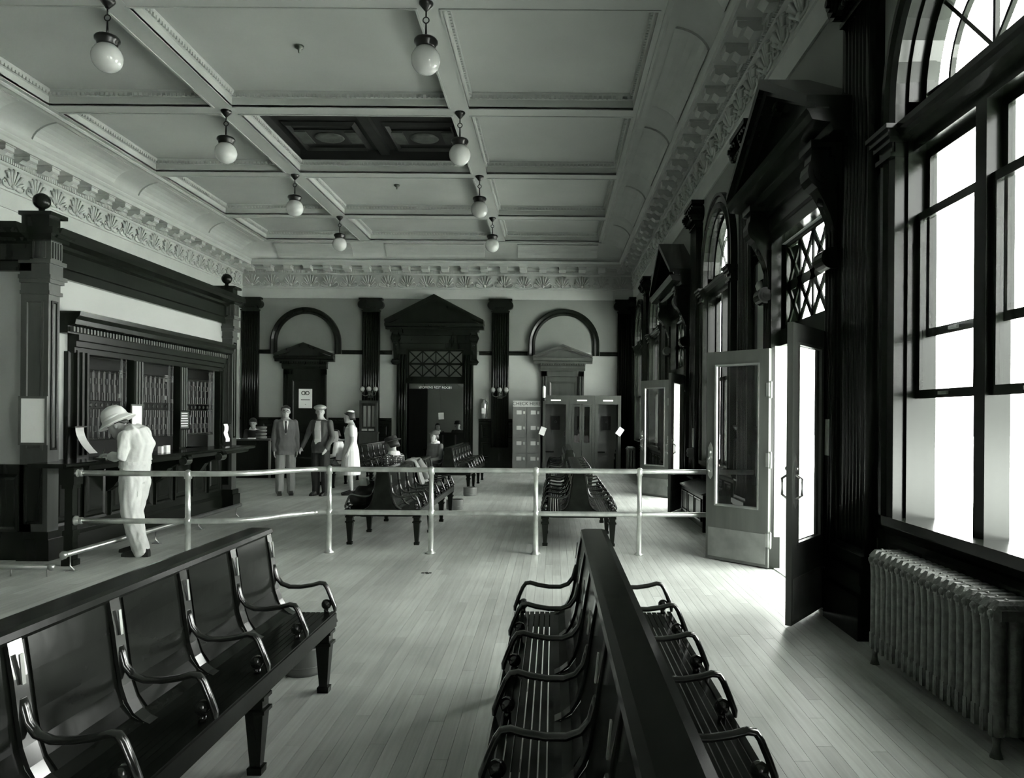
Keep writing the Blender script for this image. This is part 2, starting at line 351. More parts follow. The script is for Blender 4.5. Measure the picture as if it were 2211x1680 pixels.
# modillions and palmettes, one mesh each
mo = MB(); mo.loft([[(-.10, -.09, 5.70), (.10, -.09, 5.70), (.10, -.09, 5.83), (-.10, -.09, 5.83)], [(-.10, -.2, 5.69), (.10, -.2, 5.69), (.10, -.2, 5.83), (-.10, -.2, 5.83)], [(-.10, -.27, 5.745), (.10, -.27, 5.745), (.10, -.27, 5.83), (-.10, -.27, 5.83)], [(-.10, -.33, 5.715), (.10, -.33, 5.715), (.10, -.33, 5.83), (-.10, -.33, 5.83)], [(-.10, -.38, 5.74), (.10, -.38, 5.74), (.10, -.38, 5.83), (-.10, -.38, 5.83)]])
mo.box(-.115, .115, -.395, -.09, 5.80, 5.834)
pal = MB()
for k in range(7):
    a = math.radians(25 + k * 130 / 6); Lr = .20 if k in (0, 6) else .25
    c, s_ = math.cos(a), math.sin(a); w = .022
    for t in (1,):
        p0 = (c * .07, -.03, 5.30 + s_ * .05); p1 = (c * Lr, -.075, 5.31 + s_ * Lr * 1.12); p2 = (c * (Lr + .03), -.035, 5.30 + s_ * (Lr + .03) * 1.12)
        pal.tube([p0, p1, p2], [.012, .026, .014], seg=5, up=(0, 1, 0))
pal.sphere((0, -.04, 5.31), .045, 6, 4)
for sx in (-1, 1):
    pal.tube([(sx * .05, -.045, 5.28), (sx * .15, -.05, 5.265), (sx * .24, -.05, 5.29), (sx * .262, -.05, 5.35), (sx * .225, -.05, 5.38), (sx * .20, -.05, 5.345)], .016, seg=5, up=(0, 1, 0))
mo_me = mo.build('modillion', 'plaster'); pal_me = pal.build('palmette', 'plaster')
P_ = .565
def place(me, X, Y, rz): obj(me.name.split('.')[0], me, trim, loc=(X, Y, 0), rz=rz)
mm, pm = mo_me.data, pal_me.data; bpy.data.objects.remove(mo_me); bpy.data.objects.remove(pal_me); mm.name = 'modillion'; pm.name = 'palmette'
for k in range(20):
    x = -9.12 + .31 + k * P_
    if x > XR - .3: break
    place(mm, x, YB, 0); place(pm, x, YB, 0)
for k in range(34):
    y = YB - .45 - k * P_
    if y < 3.0: break
    place(mm, XR, y, -PI / 2); place(pm, XR, y, -PI / 2); place(mm, XL, y, PI / 2); place(pm, XL, y, PI / 2)
d = MB()
for k in range(int((YB - 3) / .05)):
    y = 3 + k * .05
    d.box(XR - .105, XR - .07, y, y + .03, 5.655, 5.735); d.box(XL + .07, XL + .105, y, y + .03, 5.655, 5.735)
for k in range(int((XR - XL) / .05)): d.box(XL + k * .05, XL + k * .05 + .03, YB - .105, YB - .07, 5.655, 5.735)
d.build('dentil_course', 'plaster', trim, 'stuff')
# ---- dark picture rail, dado and base along the walls
def wall_run(fn, par, segs, zr=3.40):
    for u0, u1 in segs:
        m = MB(fn); m.extu([(0, zr - .10), (-.03, zr - .10), (-.035, zr - .03), (-.06, zr - .01), (-.06, zr + .02), (0, zr + .02)], u0, u1); m.build('picture_rail', 'wood', par)
def dado_run(fn, par, u0, u1, npan, top=DADO, split=None):
    m = MB(fn); m.extu([(0, 0), (-.05, 0), (-.05, .17), (-.03, .21), (-.025, .21), (-.025, top - .09), (-.05, top - .06), (-.065, top - .02), (-.065, top), (0, top)], u0, u1); m.build('dado', 'wood', par)
    w = (u1 - u0) / npan
    rows = split or [(.30, .78), (.88, top - .17)]
    for k in range(npan):
        for za, zb in rows:
            MB(fn).frame(u0 + k * w + .07, u0 + (k + 1) * w - .07, za, zb, [(0, -.02), (0, -.05), (.025, -.045), (.04, -.028), (.07, -.028), (.09, -.04)]).build('dado_panel', 'wood', par)
# ---- pilasters with fluted shaft, base and scrolled capital
def pilaster(fn, par, u, w=.50, dp=.11, top=4.93, half=0):
    pts = [(-w / 2, 0), (-w / 2, -dp)]; nf = 6; q = (w - .10) / nf
    for k in range(nf):
        a = -w / 2 + .05 + k * q + .012; b = a + q - .024
        pts += [(a, -dp)] + [(a + (b - a) * t, -dp + .028 * math.sin(PI * t)) for t in (.25, .5, .75)] + [(b, -dp)]
    pts += [(w / 2, -dp), (w / 2, 0)]
    m = MB(fn); zf = top - .40
    sh = m.ext(pts, .62, zf, lambda p, d, z: (u + p, d, z), smooth=True).box(u - w / 2, u + w / 2, -dp, 0, zf, top - .38).build('pilaster', 'wood', par)
    b = MB(fn)
    for e, z0, z1 in ((.09, 0, .30), (.06, .30, .38), (.075, .38, .47), (.035, .47, .52), (.05, .52, .58), (.02, .58, .62)): b.box(u - w / 2 - e, u + w / 2 + e, -dp - e, 0, z0, z1)
    b.build('base', 'wood', sh)
    c = MB(fn); c.box(u - w / 2 - .02, u + w / 2 + .02, -dp - .02, 0, top - .38, top - .34).box(u - w / 2 - .09, u + w / 2 + .09, -dp - .09, 0, top - .06, top)
    c.box(u - w / 2 + .02, u + w / 2 - .02, -dp - .03, 0, top - .34, top - .06)
    for sx in (-1, 1):
        cx = u + sx * (w / 2 + .0); cz = top - .19
        for r, d0 in ((.125, -dp - .075), (.095, -dp - .095), (.06, -dp - .115), (.03, -dp - .135)):
            c.loft([[(cx + r * math.cos(2 * PI * k / 16), dd, cz + r * math.sin(2 * PI * k / 16)) for k in range(16)] for dd in (0 if r > .1 else -dp, d0)], smooth=False)
    for k in range(5): c.sphere((u - .12 + k * .06, -dp - .06, top - .28), .03, 6, 4)
    c.build('capital', 'wood', sh)
    return sh
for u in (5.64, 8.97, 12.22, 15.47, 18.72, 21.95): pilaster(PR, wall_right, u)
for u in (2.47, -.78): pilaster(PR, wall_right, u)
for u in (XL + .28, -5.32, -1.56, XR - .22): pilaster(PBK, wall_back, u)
# ---- windows
def window(n, c, lower_open, detail=True):
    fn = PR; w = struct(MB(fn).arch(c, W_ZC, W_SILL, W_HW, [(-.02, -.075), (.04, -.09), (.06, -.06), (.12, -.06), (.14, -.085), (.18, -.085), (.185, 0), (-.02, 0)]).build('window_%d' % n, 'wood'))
    w['label'] = 'tall arched window with dark casing'
    m = MB(fn); m.box(c - W_HW, c - W_HW + .05, 0, .19, W_SILL, W_ZC).box(c + W_HW - .05, c + W_HW, 0, .19, W_SILL, W_ZC); m.build('jamb_lining', 'wood', w)
    MB(fn).arch(c, W_ZC, 3.45, W_HW - .05, [(0, 0), (.05, 0), (.05, .19), (0, .19)]).build('arch_lining', 'wood', w)
    m = MB(fn); m.extu([(-.10, W_SILL - .05), (.22, W_SILL - .05), (.22, W_SILL), (-.10, W_SILL + .005)], c - W_HW - .1, c + W_HW + .1); m.build('sill', 'wood', w)
    m = MB(fn); m.extu([(.03, 3.30), (.03, 3.36), (-.06, 3.39), (-.07, 3.42), (-.09, 3.44), (-.09, 3.48), (.18, 3.48), (.18, 3.30)], c - W_HW, c + W_HW); m.build('transom_bar', 'wood', w)
    for sx in (-1, 1):
        q = MB(fn); a = c + sx * (W_HW + .09)
        for e, z0, z1 in ((.02, 3.28, 3.31), (.0, 3.31, 3.37), (.03, 3.37, 3.41), (.05, 3.41, 3.45), (.07, 3.45, 3.48)): q.box(a - .10 - e, a + .10 + e, -.09 - e, 0, z0, z1)
        q.build('impost', 'wood', w)
    MB(fn).box(c - .055, c + .055, .03, .17, W_SILL, 3.30).build('mullion', 'wood', w)
    # sashes: two columns, upper and lower
    for k, (a, b) in enumerate(((c - W_HW + .05, c - .055), (c + .055, c + W_HW - .05))):
        up = lower_open
        for nm, z0, z1, dd in (('upper_sash', 2.08, 3.30, .135), ('lower_sash', (W_SILL + .79) if up else W_SILL, (W_SILL + 2.0) if up else 2.12, .075)):
            m = MB(fn); st = .055; m.frame(a, b, z0, z1, [(0, dd - .02), (st, dd - .02), (st, dd + .02), (0, dd + .02)], cap=False)
            m.frame(a, b, z0, z1, [(0, dd - .02), (0, dd + .02)], cap=False)
            s = m.build(nm, 'wood', w)
            MB(fn).box(a + st, b - st, dd - .003, dd + .003, z0 + st, z1 - st).build('pane', 'glass', s)
            if detail: MB(fn).box((a + b) / 2 - .05, (a + b) / 2 + .05, dd - .035, dd - .02, z0 + .02, z0 + .04).build('sash_lift', 'brass', s)
    # fanlight: concentric bar, radial bars and interlaced arcs
    m = MB(fn); Rf = W_HW - .05; dd = .11
    m.arch(c, W_ZC, 3.48, Rf - .06, [(0, dd - .025), (.06, dd - .025), (.06, dd + .025), (0, dd + .025)])
    fl = m.build('fanlight_frame', 'wood', w)
    b = MB(fn); ri = .46
    b.arch(c, W_ZC - .02, 3.48, ri, [(0, dd - .015), (.025, dd - .015), (.025, dd + .015), (0, dd + .015)])
    for a in (0.02, .25, .5, .75, .98):
        an = PI * a; cs, sn = math.cos(an), math.sin(an); r0 = .02 if a in (.25, .5, .75) else ri
        p = lambda r, o: (c + cs * r - sn * o, W_ZC - .02 + sn * r + cs * o)
        P4 = [p(r0, -.0125), p(Rf - .04, -.0125), p(Rf - .04, .0125), p(r0, .0125)]
        b.loft([[(u, dd - .013, z) for u, z in P4], [(u, dd + .013, z) for u, z in P4]])
    b.build('fanlight_bars', 'wood', w)
    nseg = 14; pts = [(c - Rf + .03, dd, 3.48)] + [(c - (Rf - .03) * math.cos(PI * i / nseg), dd, W_ZC + (Rf - .03) * math.sin(PI * i / nseg)) for i in range(nseg + 1)] + [(c + Rf - .03, dd, 3.48)]
    MB(fn).add(pts, [list(range(len(pts)))]).build('fanlight_pane', 'glass', w)
    return w
WLAB = ['tall arched window with raised lower sashes above the nearest radiator', 'tall arched window between the two pedimented street doors', 'arched window just beyond the farther street door', 'last arched window next to the back wall', 'arched window behind the camera']  # the last window is out of view, added to light the near end
for i, c in enumerate(WIN_C):
    w = window(i + 1, c, i in (0,), i < 3)
    if WLAB[i]: w['label'] = WLAB[i]
# ---- runs of rail and dado on the right wall
gaps = []
cuts = sorted([(c - W_HW - .17, c + W_HW + .17) for c in WIN_C] + [(c - D_HW - .30, c + D_HW + .30) for c in DOOR_C])
u = YF
for a, b in cuts + [(YB, YB)]:
    if a - u > .05: gaps.append((u, a))
    u = b
wall_run(PR, wall_right, gaps)
for a, b in gaps:
    if b - a > .3: dado_run(PR, wall_right, a, b, max(1, round((b - a) / .55)))
for c in WIN_C: dado_run(PR, wall_right, c - W_HW - .17, c + W_HW + .17, 4, top=W_SILL - .05, split=[(.30, .70)])
# ---- back wall rail, dado, blind arches
bsegs = [(-9.12, -8.28), (-6.18, -4.72), (-2.18, -.76), (1.34, XR)]
wall_run(PBK, wall_back, bsegs)
for a, b in ((-9.12, -7.95), (-6.55, -4.72), (-2.18, -.36), (.96, XR)): dado_run(PBK, wall_back, a, b, max(2, round((b - a) / .6)))
for c in (-7.23, .29):
    MB(PBK).arch(c, W_ZC, 3.30, .84, [(0, -.05), (.05, -.07), (.1, -.05), (.16, -.085), (.19, -.085), (.19, 0), (0, 0)], 28).build('blind_arch', 'wood', wall_back)
# ---- pedimented portals
def pediment(fn, par, c, hw, ze, za, proj, m='wood', dent=False):
    q = MB(fn); q.extu([(0, ze - .16), (-proj * .55, ze - .16), (-proj * .6, ze - .10), (-proj * .9, ze - .08), (-proj * .95, ze - .03), (-proj, ze), (0, ze)], c - hw, c + hw); q.build('cornice', m, par)
    t = MB(fn); t.loft([[(c - hw + .1, d, ze), (c + hw - .1, d, ze), (c, d, za - .12)] for d in (-proj * .45, 0)]); t.build('tympanum', m, par)
    th = .15 * (hw / 1.33) + .02
    for sx in (-1, 1):
        r = MB(fn); e = c + sx * hw; dx = .04
        for pj, lo, hi in ((proj, .45, 1.0), (proj * .85, .12, .45), (proj * .62, -.18, .12)):
            r.loft([[(e, d, ze + th * lo * .6), (e, d, ze + th * hi * .6), (c, d, za - th + th * hi), (c, d, za - th + th * lo)] for d in (-pj, 0)])
        r.build('raking_cornice', m, par)
    if dent:
        d = MB(fn); k = int(2 * (hw - .15) / .07)
        for i in range(k): d.box(c - hw + .15 + i * .07, c - hw + .19 + i * .07, -proj * .6, 0, ze - .21, ze - .16)
        d.build('dentil_course', m, par, 'stuff')
def console(fn, par, u, zt, zb, proj, w=.2, m='wood'):
    H = zt - zb; r1, r2 = .15, .085
    body = [(0, zt), (-proj, zt), (-proj - .01, zt - .10), (-proj + .04, zt - .30)]
    for k in range(6):
        t = k / 5; body.append((-proj * (.86 - .5 * t) + .05 * math.sin(PI * t), zt - .30 - (H - .42) * t))
    body += [(-.16, zb + .10), (-.13, zb + .02), (-.05, zb), (0, zb + .03)]
    b = MB(fn); b.ext(body, u - w / 2 + .02, u + w / 2 - .02, lambda d, z, t: (t, d, z)); o = b.build('bracket', m, par)
    s = MB(fn)
    for cx, cz, r in ((-proj + r1 * .75, zt - .17, r1), (-.14, zb + .09, r2)):
        for rr, e in ((r, 0), (r * .72, .015), (r * .45, .03), (r * .22, .045)):
            s.loft([[(uu, cx + rr * math.cos(2 * PI * k / 18), cz + rr * math.sin(2 * PI * k / 18)) for k in range(18)] for uu in (u - w / 2 - e, u + w / 2 + e)])
    for k in range(5): s.sphere((u, -proj * .62 + .05 * k, zt - .38 - k * .07), .05 - .005 * k, 8, 5)
    s.build('scroll', m, o)
    MB(fn).box(u - w / 2 - .05, u + w / 2 + .05, -proj - .03, 0, zt, zt + .06).build('bracket_cap', m, o)
def lattice(fn, par, u0, u1, z0, z1, nx, nz, d, bar=.016, mid=False, m='wood', thick=.007):
    f = MB(fn); f.frame(u0, u1, z0, z1, [(0, d - .02), (.05, d - .02), (.05, d + .02), (0, d + .02)], cap=False); f.frame(u0, u1, z0, z1, [(0, d - .02), (0, d + .02)], cap=False)
    fr = f.build('transom_frame', m, par)
    MB(fn).box(u0 + .05, u1 - .05, d - .003, d + .003, z0 + .05, z1 - .05).build('transom_pane', 'glass', fr)
    a0, a1, b0, b1 = u0 + .05, u1 - .05, z0 + .05, z1 - .05; wx, wz = (a1 - a0) / nx, (b1 - b0) / nz
    def bar_(p, q, t=bar):
        dx, dz = q[0] - p[0], q[1] - p[1]; L = math.hypot(dx, dz); ox, oz = -dz / L * t, dx / L * t
        P4 = [(p[0] + ox, p[1] + oz), (q[0] + ox, q[1] + oz), (q[0] - ox, q[1] - oz), (p[0] - ox, p[1] - oz)]
        MB(fn).loft([[(u, dd, z) for u, z in P4] for dd in (d - thick, d + thick)]).build('lattice_bar', m, fr)
    for i in range(nx):
        for j in range(nz):
            x, y = a0 + i * wx, b0 + j * wz
            bar_((x, y), (x + wx, y + wz)); bar_((x, y + wz), (x + wx, y))
    for i in range(1, nx): bar_((a0 + i * wx, b0), (a0 + i * wx, b1), bar * .8)
    for j in range(1, nz): bar_((a0, b0 + j * wz), (a1, b0 + j * wz), bar * 1.6)
def leaf(par, hx, hy, ang, far, dw='doorwood'):
    """door leaf hinged at (hx,hy); local x runs from hinge to free edge"""
    Lw, Ht, th = .78, 2.24, .045
    e = bpy.data.objects.new('door_leaf', None); COL.objects.link(e); e.parent = par; e.location = (hx, hy, .015); e.rotation_euler = (0, 0, ang)
    f = lambda u, d, z: (u, d, z)
    m = MB(f); st = .115
    m.box(0, st, -th / 2, th / 2, 0, Ht).box(Lw - st, Lw, -th / 2, th / 2, 0, Ht).box(st, Lw - st, -th / 2, th / 2, Ht - .14, Ht).box(st, Lw - st, -th / 2, th / 2, 0, .58)
    m.build('leaf_frame', dw, e)
    for s in (-1, 1):
        b = MB(f); b.frame(st, Lw - st, .58, Ht - .14, [(0, s * th / 2), (0, s * (th / 2 + .012)), (.018, s * (th / 2 + .006)), (.025, s * .01)], cap=False); b.build('glazing_bead', 'brass' if far else dw, e)
        MB(f).box(.03, Lw - .03, min(s * th / 2, s * (th / 2 + .004)), max(s * th / 2, s * (th / 2 + .004)), .03, .34).build('kick_plate', 'kick' , e)
        p = MB(f); y0, y1 = sorted((s * th / 2, s * (th / 2 + .008)))
        xa = Lw - .06
        p.ext([(xa - .032, .90), (xa, .86), (xa + .032, .90), (xa + .032, 1.20), (xa, 1.26), (xa - .032, 1.20)], y0, y1, lambda a, z, t: (a, t, z))
        hp = p.build('push_plate', 'brass', e)
        MB(f).tube([(xa, s * .03, .93), (xa, s * .075, .96), (xa, s * .075, 1.08), (xa, s * .03, 1.11)], .011, 6).sphere((xa, s * .035, 1.155), .02, 8, 6).build('pull_handle', 'brass', hp)
    MB(f).box(st, Lw - st, -.003, .003, .58, Ht - .14).build('pane', 'glass', e)
    for z in (.28, 1.1, 1.82):
        MB(f).lathe([(.004, -.09), (.013, -.075), (.013, .075), (.004, .09)], (-.012, 0, z), seg=8).box(-.005, .03, -th / 2 - .006, th / 2 + .006, z - .07, z + .07).build('hinge', 'brass', e)
M['kick'] = mat('kick_plate_metal', g(.20, .05), .5, metal=.4, var=.2, vscale=(6, 6, 6))
def street_door(n, c, label, a_near, a_far):
    fn = PR; d = struct(MB(fn).box(c - D_HW - .26, c - D_HW, -.10, .19, 0, D_TOP + .12).box(c + D_HW, c + D_HW + .26, -.10, .19, 0, D_TOP + .12).box(c - D_HW, c + D_HW, -.02, .19, 2.28, 2.44).build('door_%d' % n, 'wood'))
    d['label'] = label
    for sx in (-1, 1):
        for k in range(3):
            a = c + sx * (D_HW + .05 + k * .07); MB(fn).lathe([(.024, .35), (.024, D_TOP - .05)], (a, -.105, 0), seg=10).build('jamb_fillet', 'wood', d)
        MB(fn).box(c + sx * (D_HW + .13) - .15, c + sx * (D_HW + .13) + .15, -.14, 0, 0, .33).build('plinth', 'wood', d)
    MB(fn).extu([(0, D_TOP), (-.11, D_TOP), (-.11, D_TOP + .12), (-.14, D_TOP + .13), (-.14, D_TOP + .27), (-.17, D_TOP + .28), (-.17, D_TOP + .40), (0, D_TOP + .40)], c - 1.08, c + 1.08).build('entablature', 'wood', d)
    pediment(fn, d, c, 1.33, 3.86, 4.66, .45)
    for sx in (-1, 1): console(fn, d, c + sx * (D_HW + .14), 3.66, 2.72, .30)
    lattice(fn, d, c - D_HW, c + D_HW, 2.44, D_TOP, 4, 2, .06, bar=.03)
    MB(fn).box(c - D_HW, c + D_HW, -.06, .2, 0, .012).build('threshold', 'stone', d)
    for a in (c - D_HW, c + D_HW - .012): MB(fn).box(a, a + .012, -.06, .2, .012, 2.28).build('door_lining', 'wall_lo', d)  # pale plates put the sky's glare on the dark jambs into colour
    leaf(d, XR - .11, c - D_HW + .02, a_near, False, 'doorwood')
    leaf(d, XR - .11, c + D_HW - .02, a_far, True, 'doorwood')
    return d
# angle of local x in world: near leaf points to (-.6,-.8), far leaf to (-.66,+.75)
street_door(1, DOOR_C[0], 'pedimented street doorway with both glazed leaves standing open', math.atan2(-.80, -.60), math.atan2(.75, -.66))
street_door(2, DOOR_C[1], 'farther pedimented street doorway with open glazed leaves', math.atan2(-.90, -.44), math.atan2(.80, -.60))
# ---- main portal in the back wall
fn = PBK; c = MAIN_C
door3 = struct(MB(fn).box(c - MAIN_HW - .28, c - MAIN_HW, -.12, .3, 0, 3.5).box(c + MAIN_HW, c + MAIN_HW + .28, -.12, .3, 0, 3.5).box(c - MAIN_HW, c + MAIN_HW, -.03, .3, 2.47, 2.62).build('door_3', 'wood'))
door3['label'] = 'tall pedimented portal to the rest room in the back wall'
for sx in (-1, 1):
    for k in range(3):
        a = c + sx * (MAIN_HW + .05 + k * .08); MB(fn).lathe([(.028, .35), (.028, 3.3)], (a, -.125, 0), seg=10).build('jamb_fillet', 'wood', door3)
    console(fn, door3, c + sx * (MAIN_HW + .3), 3.95, 3.0, .26)
    MB(fn).box(c + sx * (MAIN_HW + .15) - .17, c + sx * (MAIN_HW + .15) + .17, -.17, 0, 0, .35).build('plinth', 'wood', door3)
MB(fn).extu([(0, 3.46), (-.12, 3.46), (-.12, 3.62), (-.15, 3.63), (-.15, 3.85), (-.18, 3.86), (-.18, 4.06), (0, 4.06)], c - 1.12, c + 1.12).build('entablature', 'wood', door3)
pediment(fn, door3, c, 1.42, 4.18, 5.02, .42)
lattice(fn, door3, c - MAIN_HW, c + MAIN_HW, 2.62, 3.46, 4, 2, .05, bar=.018)
sg = struct(MB(fn).box(c - .40, c + .40, -.05, -.03, 2.30, 2.40).build('rest_room_sign', 'dark')); sg['kind'] = 'thing'
tag(sg, 'dark lettered board reading WOMENS REST ROOM over the portal opening', 'sign')
text_mesh('lettering', 'WOMENS REST ROOM', .095, 'paper', sg, Matrix.Translation((c, YB - .053, 2.35)) @ Matrix.Rotation(PI / 2, 4, 'X'))
for sx in (-1, 1): MB(fn).box(c + sx * .3 - .01, c + sx * .3 + .01, -.045, -.035, 2.39, 2.48).build('hanger', 'iron', sg)
# door and bench inside the rest room
rd = struct(MB().box(-5.75, -4.35, YB + 4.02, YB + 4.1, 0, 2.45).build('door_6', 'dark'))
rd['label'] = 'dark door deep inside the rest room'
# ---- small doors on the back wall
def small_door(n, c, label, m='wood', glassy=False):
    d = struct(MB(fn).box(c - .62, c - .46, -.09, 0, 0, 2.84).box(c + .46, c + .62, -.09, 0, 0, 2.84).box(c - .62, c + .62, -.09, 0, 2.70, 2.86).build('door_%d' % n, m)); d['label'] = label
    MB(fn).box(c - .46, c + .46, -.035, 0, 0, 2.70).build('leaf', m, d)
    for z0, z1 in ((.25, 1.05), (1.2, 2.55)): MB(fn).frame(c - .38, c + .38, z0, z1, [(0, -.03), (0, -.06), (.03, -.05), (.05, -.038)]).build('panel', m, d)
    for sx in (-1, 1):
        for k in range(2): MB(fn).lathe([(.022, .2), (.022, 2.7)], (c + sx * (.5 + k * .07), -.095, 0), seg=10).build('jamb_fillet', m, d)
    MB(fn).loft([[(c + s * (.62 + .03), dd, z) for s, dd, z in ((-1, 0, 2.86), (-1, -.12, 2.86), (-1, -.16, 2.93), (-1, -.16, 2.99), (-1, -.12, 3.06), (-1, 0, 3.06))], [(c + .65, dd, z) for dd, z in ((0, 2.86), (-.12, 2.86), (-.16, 2.93), (-.16, 2.99), (-.12, 3.06), (0, 3.06))]], smooth=False).build('frieze', m, d)
    pediment(fn, d, c, .86, 3.23, 3.62, .26, m, dent=True)
    return d
small_door(4, -7.24, 'dark pedimented door with a poster in the blind arch left')
small_door(5, .26, 'pedimented door half hidden behind the telephone booths', 'wood3')
MB().sphere((-7.24 + .36, YB - .075, 1.02), .03, 8, 6).build('door_knob', 'brass', bpy.data.objects['door_4'])
# ================================================================== ticket office (free-standing, open above)
TX = -5.45
PT = lambda u, d, z: (TX + d, u, z)
to = thing('ticket_office', 'panelled ticket office with three grilled windows, a long counter and ball finials', 'ticket office', (TX, 8.0, 0))
def tb(m, name, mt, par=to):       # world-built part under the office empty
    o = m.build(name, mt); o.parent = par
    if par is to: o.matrix_parent_inverse = Matrix.Translation((-TX, -8.0, 0))
    return o
m = MB(PT); m.box(8.0, 8.80, -.1, 0, 1.0, 3.05).box(12.28, 12.72, -.1, 0, 1.0, 3.05).box(8.80, 12.28, -.1, 0, 2.25, 3.05); tb(m, 'plaster_wall', 'wall_lt')
tb(MB().box(XL + .02, TX - .1, 8.02, 8.12, 1.0, 3.05), 'plaster_wall', 'wall_lt'); tb(MB().box(XL + .02, TX - .1, 12.62, 12.72, 1.0, 3.05), 'plaster_wall', 'wall_lt')
tb(MB(PT).extu([(-.1, 0), (.05, 0), (.05, .17), (.03, .21), (.02, .21), (.02, 1.0), (-.1, 1.0)], 8.0, 12.72), 'wainscot', 'wood')
tb(MB().box(XL + .02, TX, 7.98, 8.12, 0, 1.0), 'wainscot', 'wood'); tb(MB().box(XL + .02, TX, 12.60, 12.74, 0, 1.0), 'wainscot', 'wood')
for k in range(8):
    u0 = 8.28 + k * .53
    tb(MB(PT).frame(u0, u0 + .45, .30, .90, [(0, .02), (0, .05), (.03, .045), (.05, .028), (.09, .028), (.11, .04)]), 'wainscot_panel', 'wood')
for k in range(3): tb(MB(lambda u, d, z: (u, 7.98 - d, z)).frame(TX - .62 - k * .6, TX - .12 - k * .6, .3, .9, [(0, 0), (0, .03), (.03, .025), (.05, .01)]), 'wainscot_panel', 'wood')
ent = [(-.1, 3.02), (.06, 3.02), (.06, 3.12), (.09, 3.13), (.09, 3.16), (.07, 3.16), (.07, 3.30), (.12, 3.32), (.14, 3.35), (.24, 3.38), (.27, 3.42), (.30, 3.48), (-.1, 3.48)]
tb(MB(PT).extu(ent, 8.0, 12.72), 'entablature', 'wood')
tb(MB(lambda u, d, z: (u, 8.02 - d, z)).extu(ent, XL + .02, TX), 'entablature', 'wood')
tb(MB(lambda u, d, z: (u, 12.70 + d, z)).extu(ent, XL + .02, TX), 'entablature', 'wood')
def pier(u0, u1):
    a0, a1 = -.12, .17; cu = (u0 + u1) / 2; p = MB(PT); p.box(u0, u1, a0, a1, 0, 3.02); P = tb(p, 'pier', 'wood3')  # paler wood puts light reflected by the varnish into the pier's colour
    def sub(m, nm, mt='wood'):
        o = m.build(nm, mt); o.parent = P
        o.matrix_parent_inverse = Matrix.Identity(4)
    sub(MB(PT).box(u0 - .05, u1 + .05, a0, a1 + .05, 0, .22).box(u0 - .03, u1 + .03, a0, a1 + .03, .22, .30), 'pier_base')
    PF = lambda u, d, z: (u, u0 * 1.0 - d, z)
    sub(MB(PT).frame(u0 + .04, u1 - .04, 1.15, 2.72, [(0, a1), (.0, a1 + .012), (.02, a1 + .012), (.03, a1 - .008)]), 'pier_panel')
    sub(MB(PF).frame(TX + a0 + .05, TX + a1 - .05, 1.15, 2.72, [(0, 0), (0, .012), (.02, .012), (.03, .003)]), 'pier_panel', 'wood3')
    sub(MB(PF).frame(TX + a0 + .05, TX + a1 - .05, .38, 1.0, [(0, 0), (0, .012), (.02, .012), (.03, .003)]), 'pier_panel')
    cp = MB(PT)
    for e, z0, z1 in ((.02, 2.78, 2.82), (.004, 2.82, 2.90), (.03, 2.90, 2.94), (.05, 2.94, 2.98), (.02, 2.98, 3.10), (.045, 3.10, 3.14)): cp.box(u0 - e, u1 + e, a0, a1 + e, z0, z1)
    sub(cp, 'pier_capital', 'wood3')
    fl = MB(PT); fl.box(u0, u1, a0, a1 + .02, 3.14, 3.34)
    for k in range(4): fl.box(u0 + .02 + k * .042, u0 + .04 + k * .042, a1 + .02, a1 + .035, 3.16, 3.33)
    for k in range(4): fl.add([], []); fl.box(u0 - .012, u0, a0 + .05 + k * .06, a0 + .08 + k * .06, 3.16, 3.33)
    sub(fl, 'fluted_block', 'wood3')
    tp = MB(PT)
    for e, z0, z1 in ((.06, 3.34, 3.40), (.10, 3.40, 3.47), (.0, 3.47, 3.60), (.05, 3.60, 3.64)): tp.box(u0 - e, u1 + e, a0, a1 + e, z0, z1)
    sub(tp, 'pier_cap')
    sub(MB().lathe([(.06, 3.64), (.05, 3.66), (.028, 3.67), (.032, 3.70)], (TX + .03, cu, 0), seg=14).sphere((TX + .03, cu, 3.775), .085, 16, 10), 'ball_finial')
pier(7.98, 8.16); pier(12.55, 12.73)
# window surround with cornice, mullions and grilles
tb(MB(PT).box(8.50, 8.60, 0, .05, 1.03, 2.23).box(8.60, 8.82, 0, .09, 1.03, 2.25).box(8.66, 8.70, .09, .11, 1.06, 2.23).box(8.75, 8.78, .09, .11, 1.06, 2.23), 'window_jamb', 'wood')
tb(MB(PT).box(12.28, 12.42, 0, .09, 1.03, 2.25).box(12.33, 12.37, .09, .11, 1.06, 2.23), 'window_jamb', 'wood')
tb(MB(PT).extu([(-.05, 2.22), (.08, 2.22), (.08, 2.28), (.10, 2.29), (.10, 2.35), (.13, 2.36), (.13, 2.42), (0, 2.42)], 8.56, 12.42), 'window_head', 'wood')
tb(MB(PT).extu([(0, 2.42), (.13, 2.42), (.13, 2.50), (.21, 2.52), (.22, 2.57), (.26, 2.61), (.27, 2.66), (0, 2.66)], 8.36, 12.47), 'window_cornice', 'wood')
dm = MB(PT)
for k in range(64): dm.box(8.40 + k * .0625, 8.43 + k * .0625, .13, .17, 2.44, 2.495)
tb(dm, 'dentil_course', 'wood3')['kind'] = 'stuff'
for a in (9.79, 10.99):
    o = tb(MB(PT).box(a, a + .20, -.02, .07, 1.03, 2.23), 'mullion', 'wood')
    for k in range(3): 
        f = MB(PT).box(a + .02 + k * .065, a + .05 + k * .065, .07, .095, 1.06, 2.21).build('mullion_fillet', 'wood3'); f.parent = o
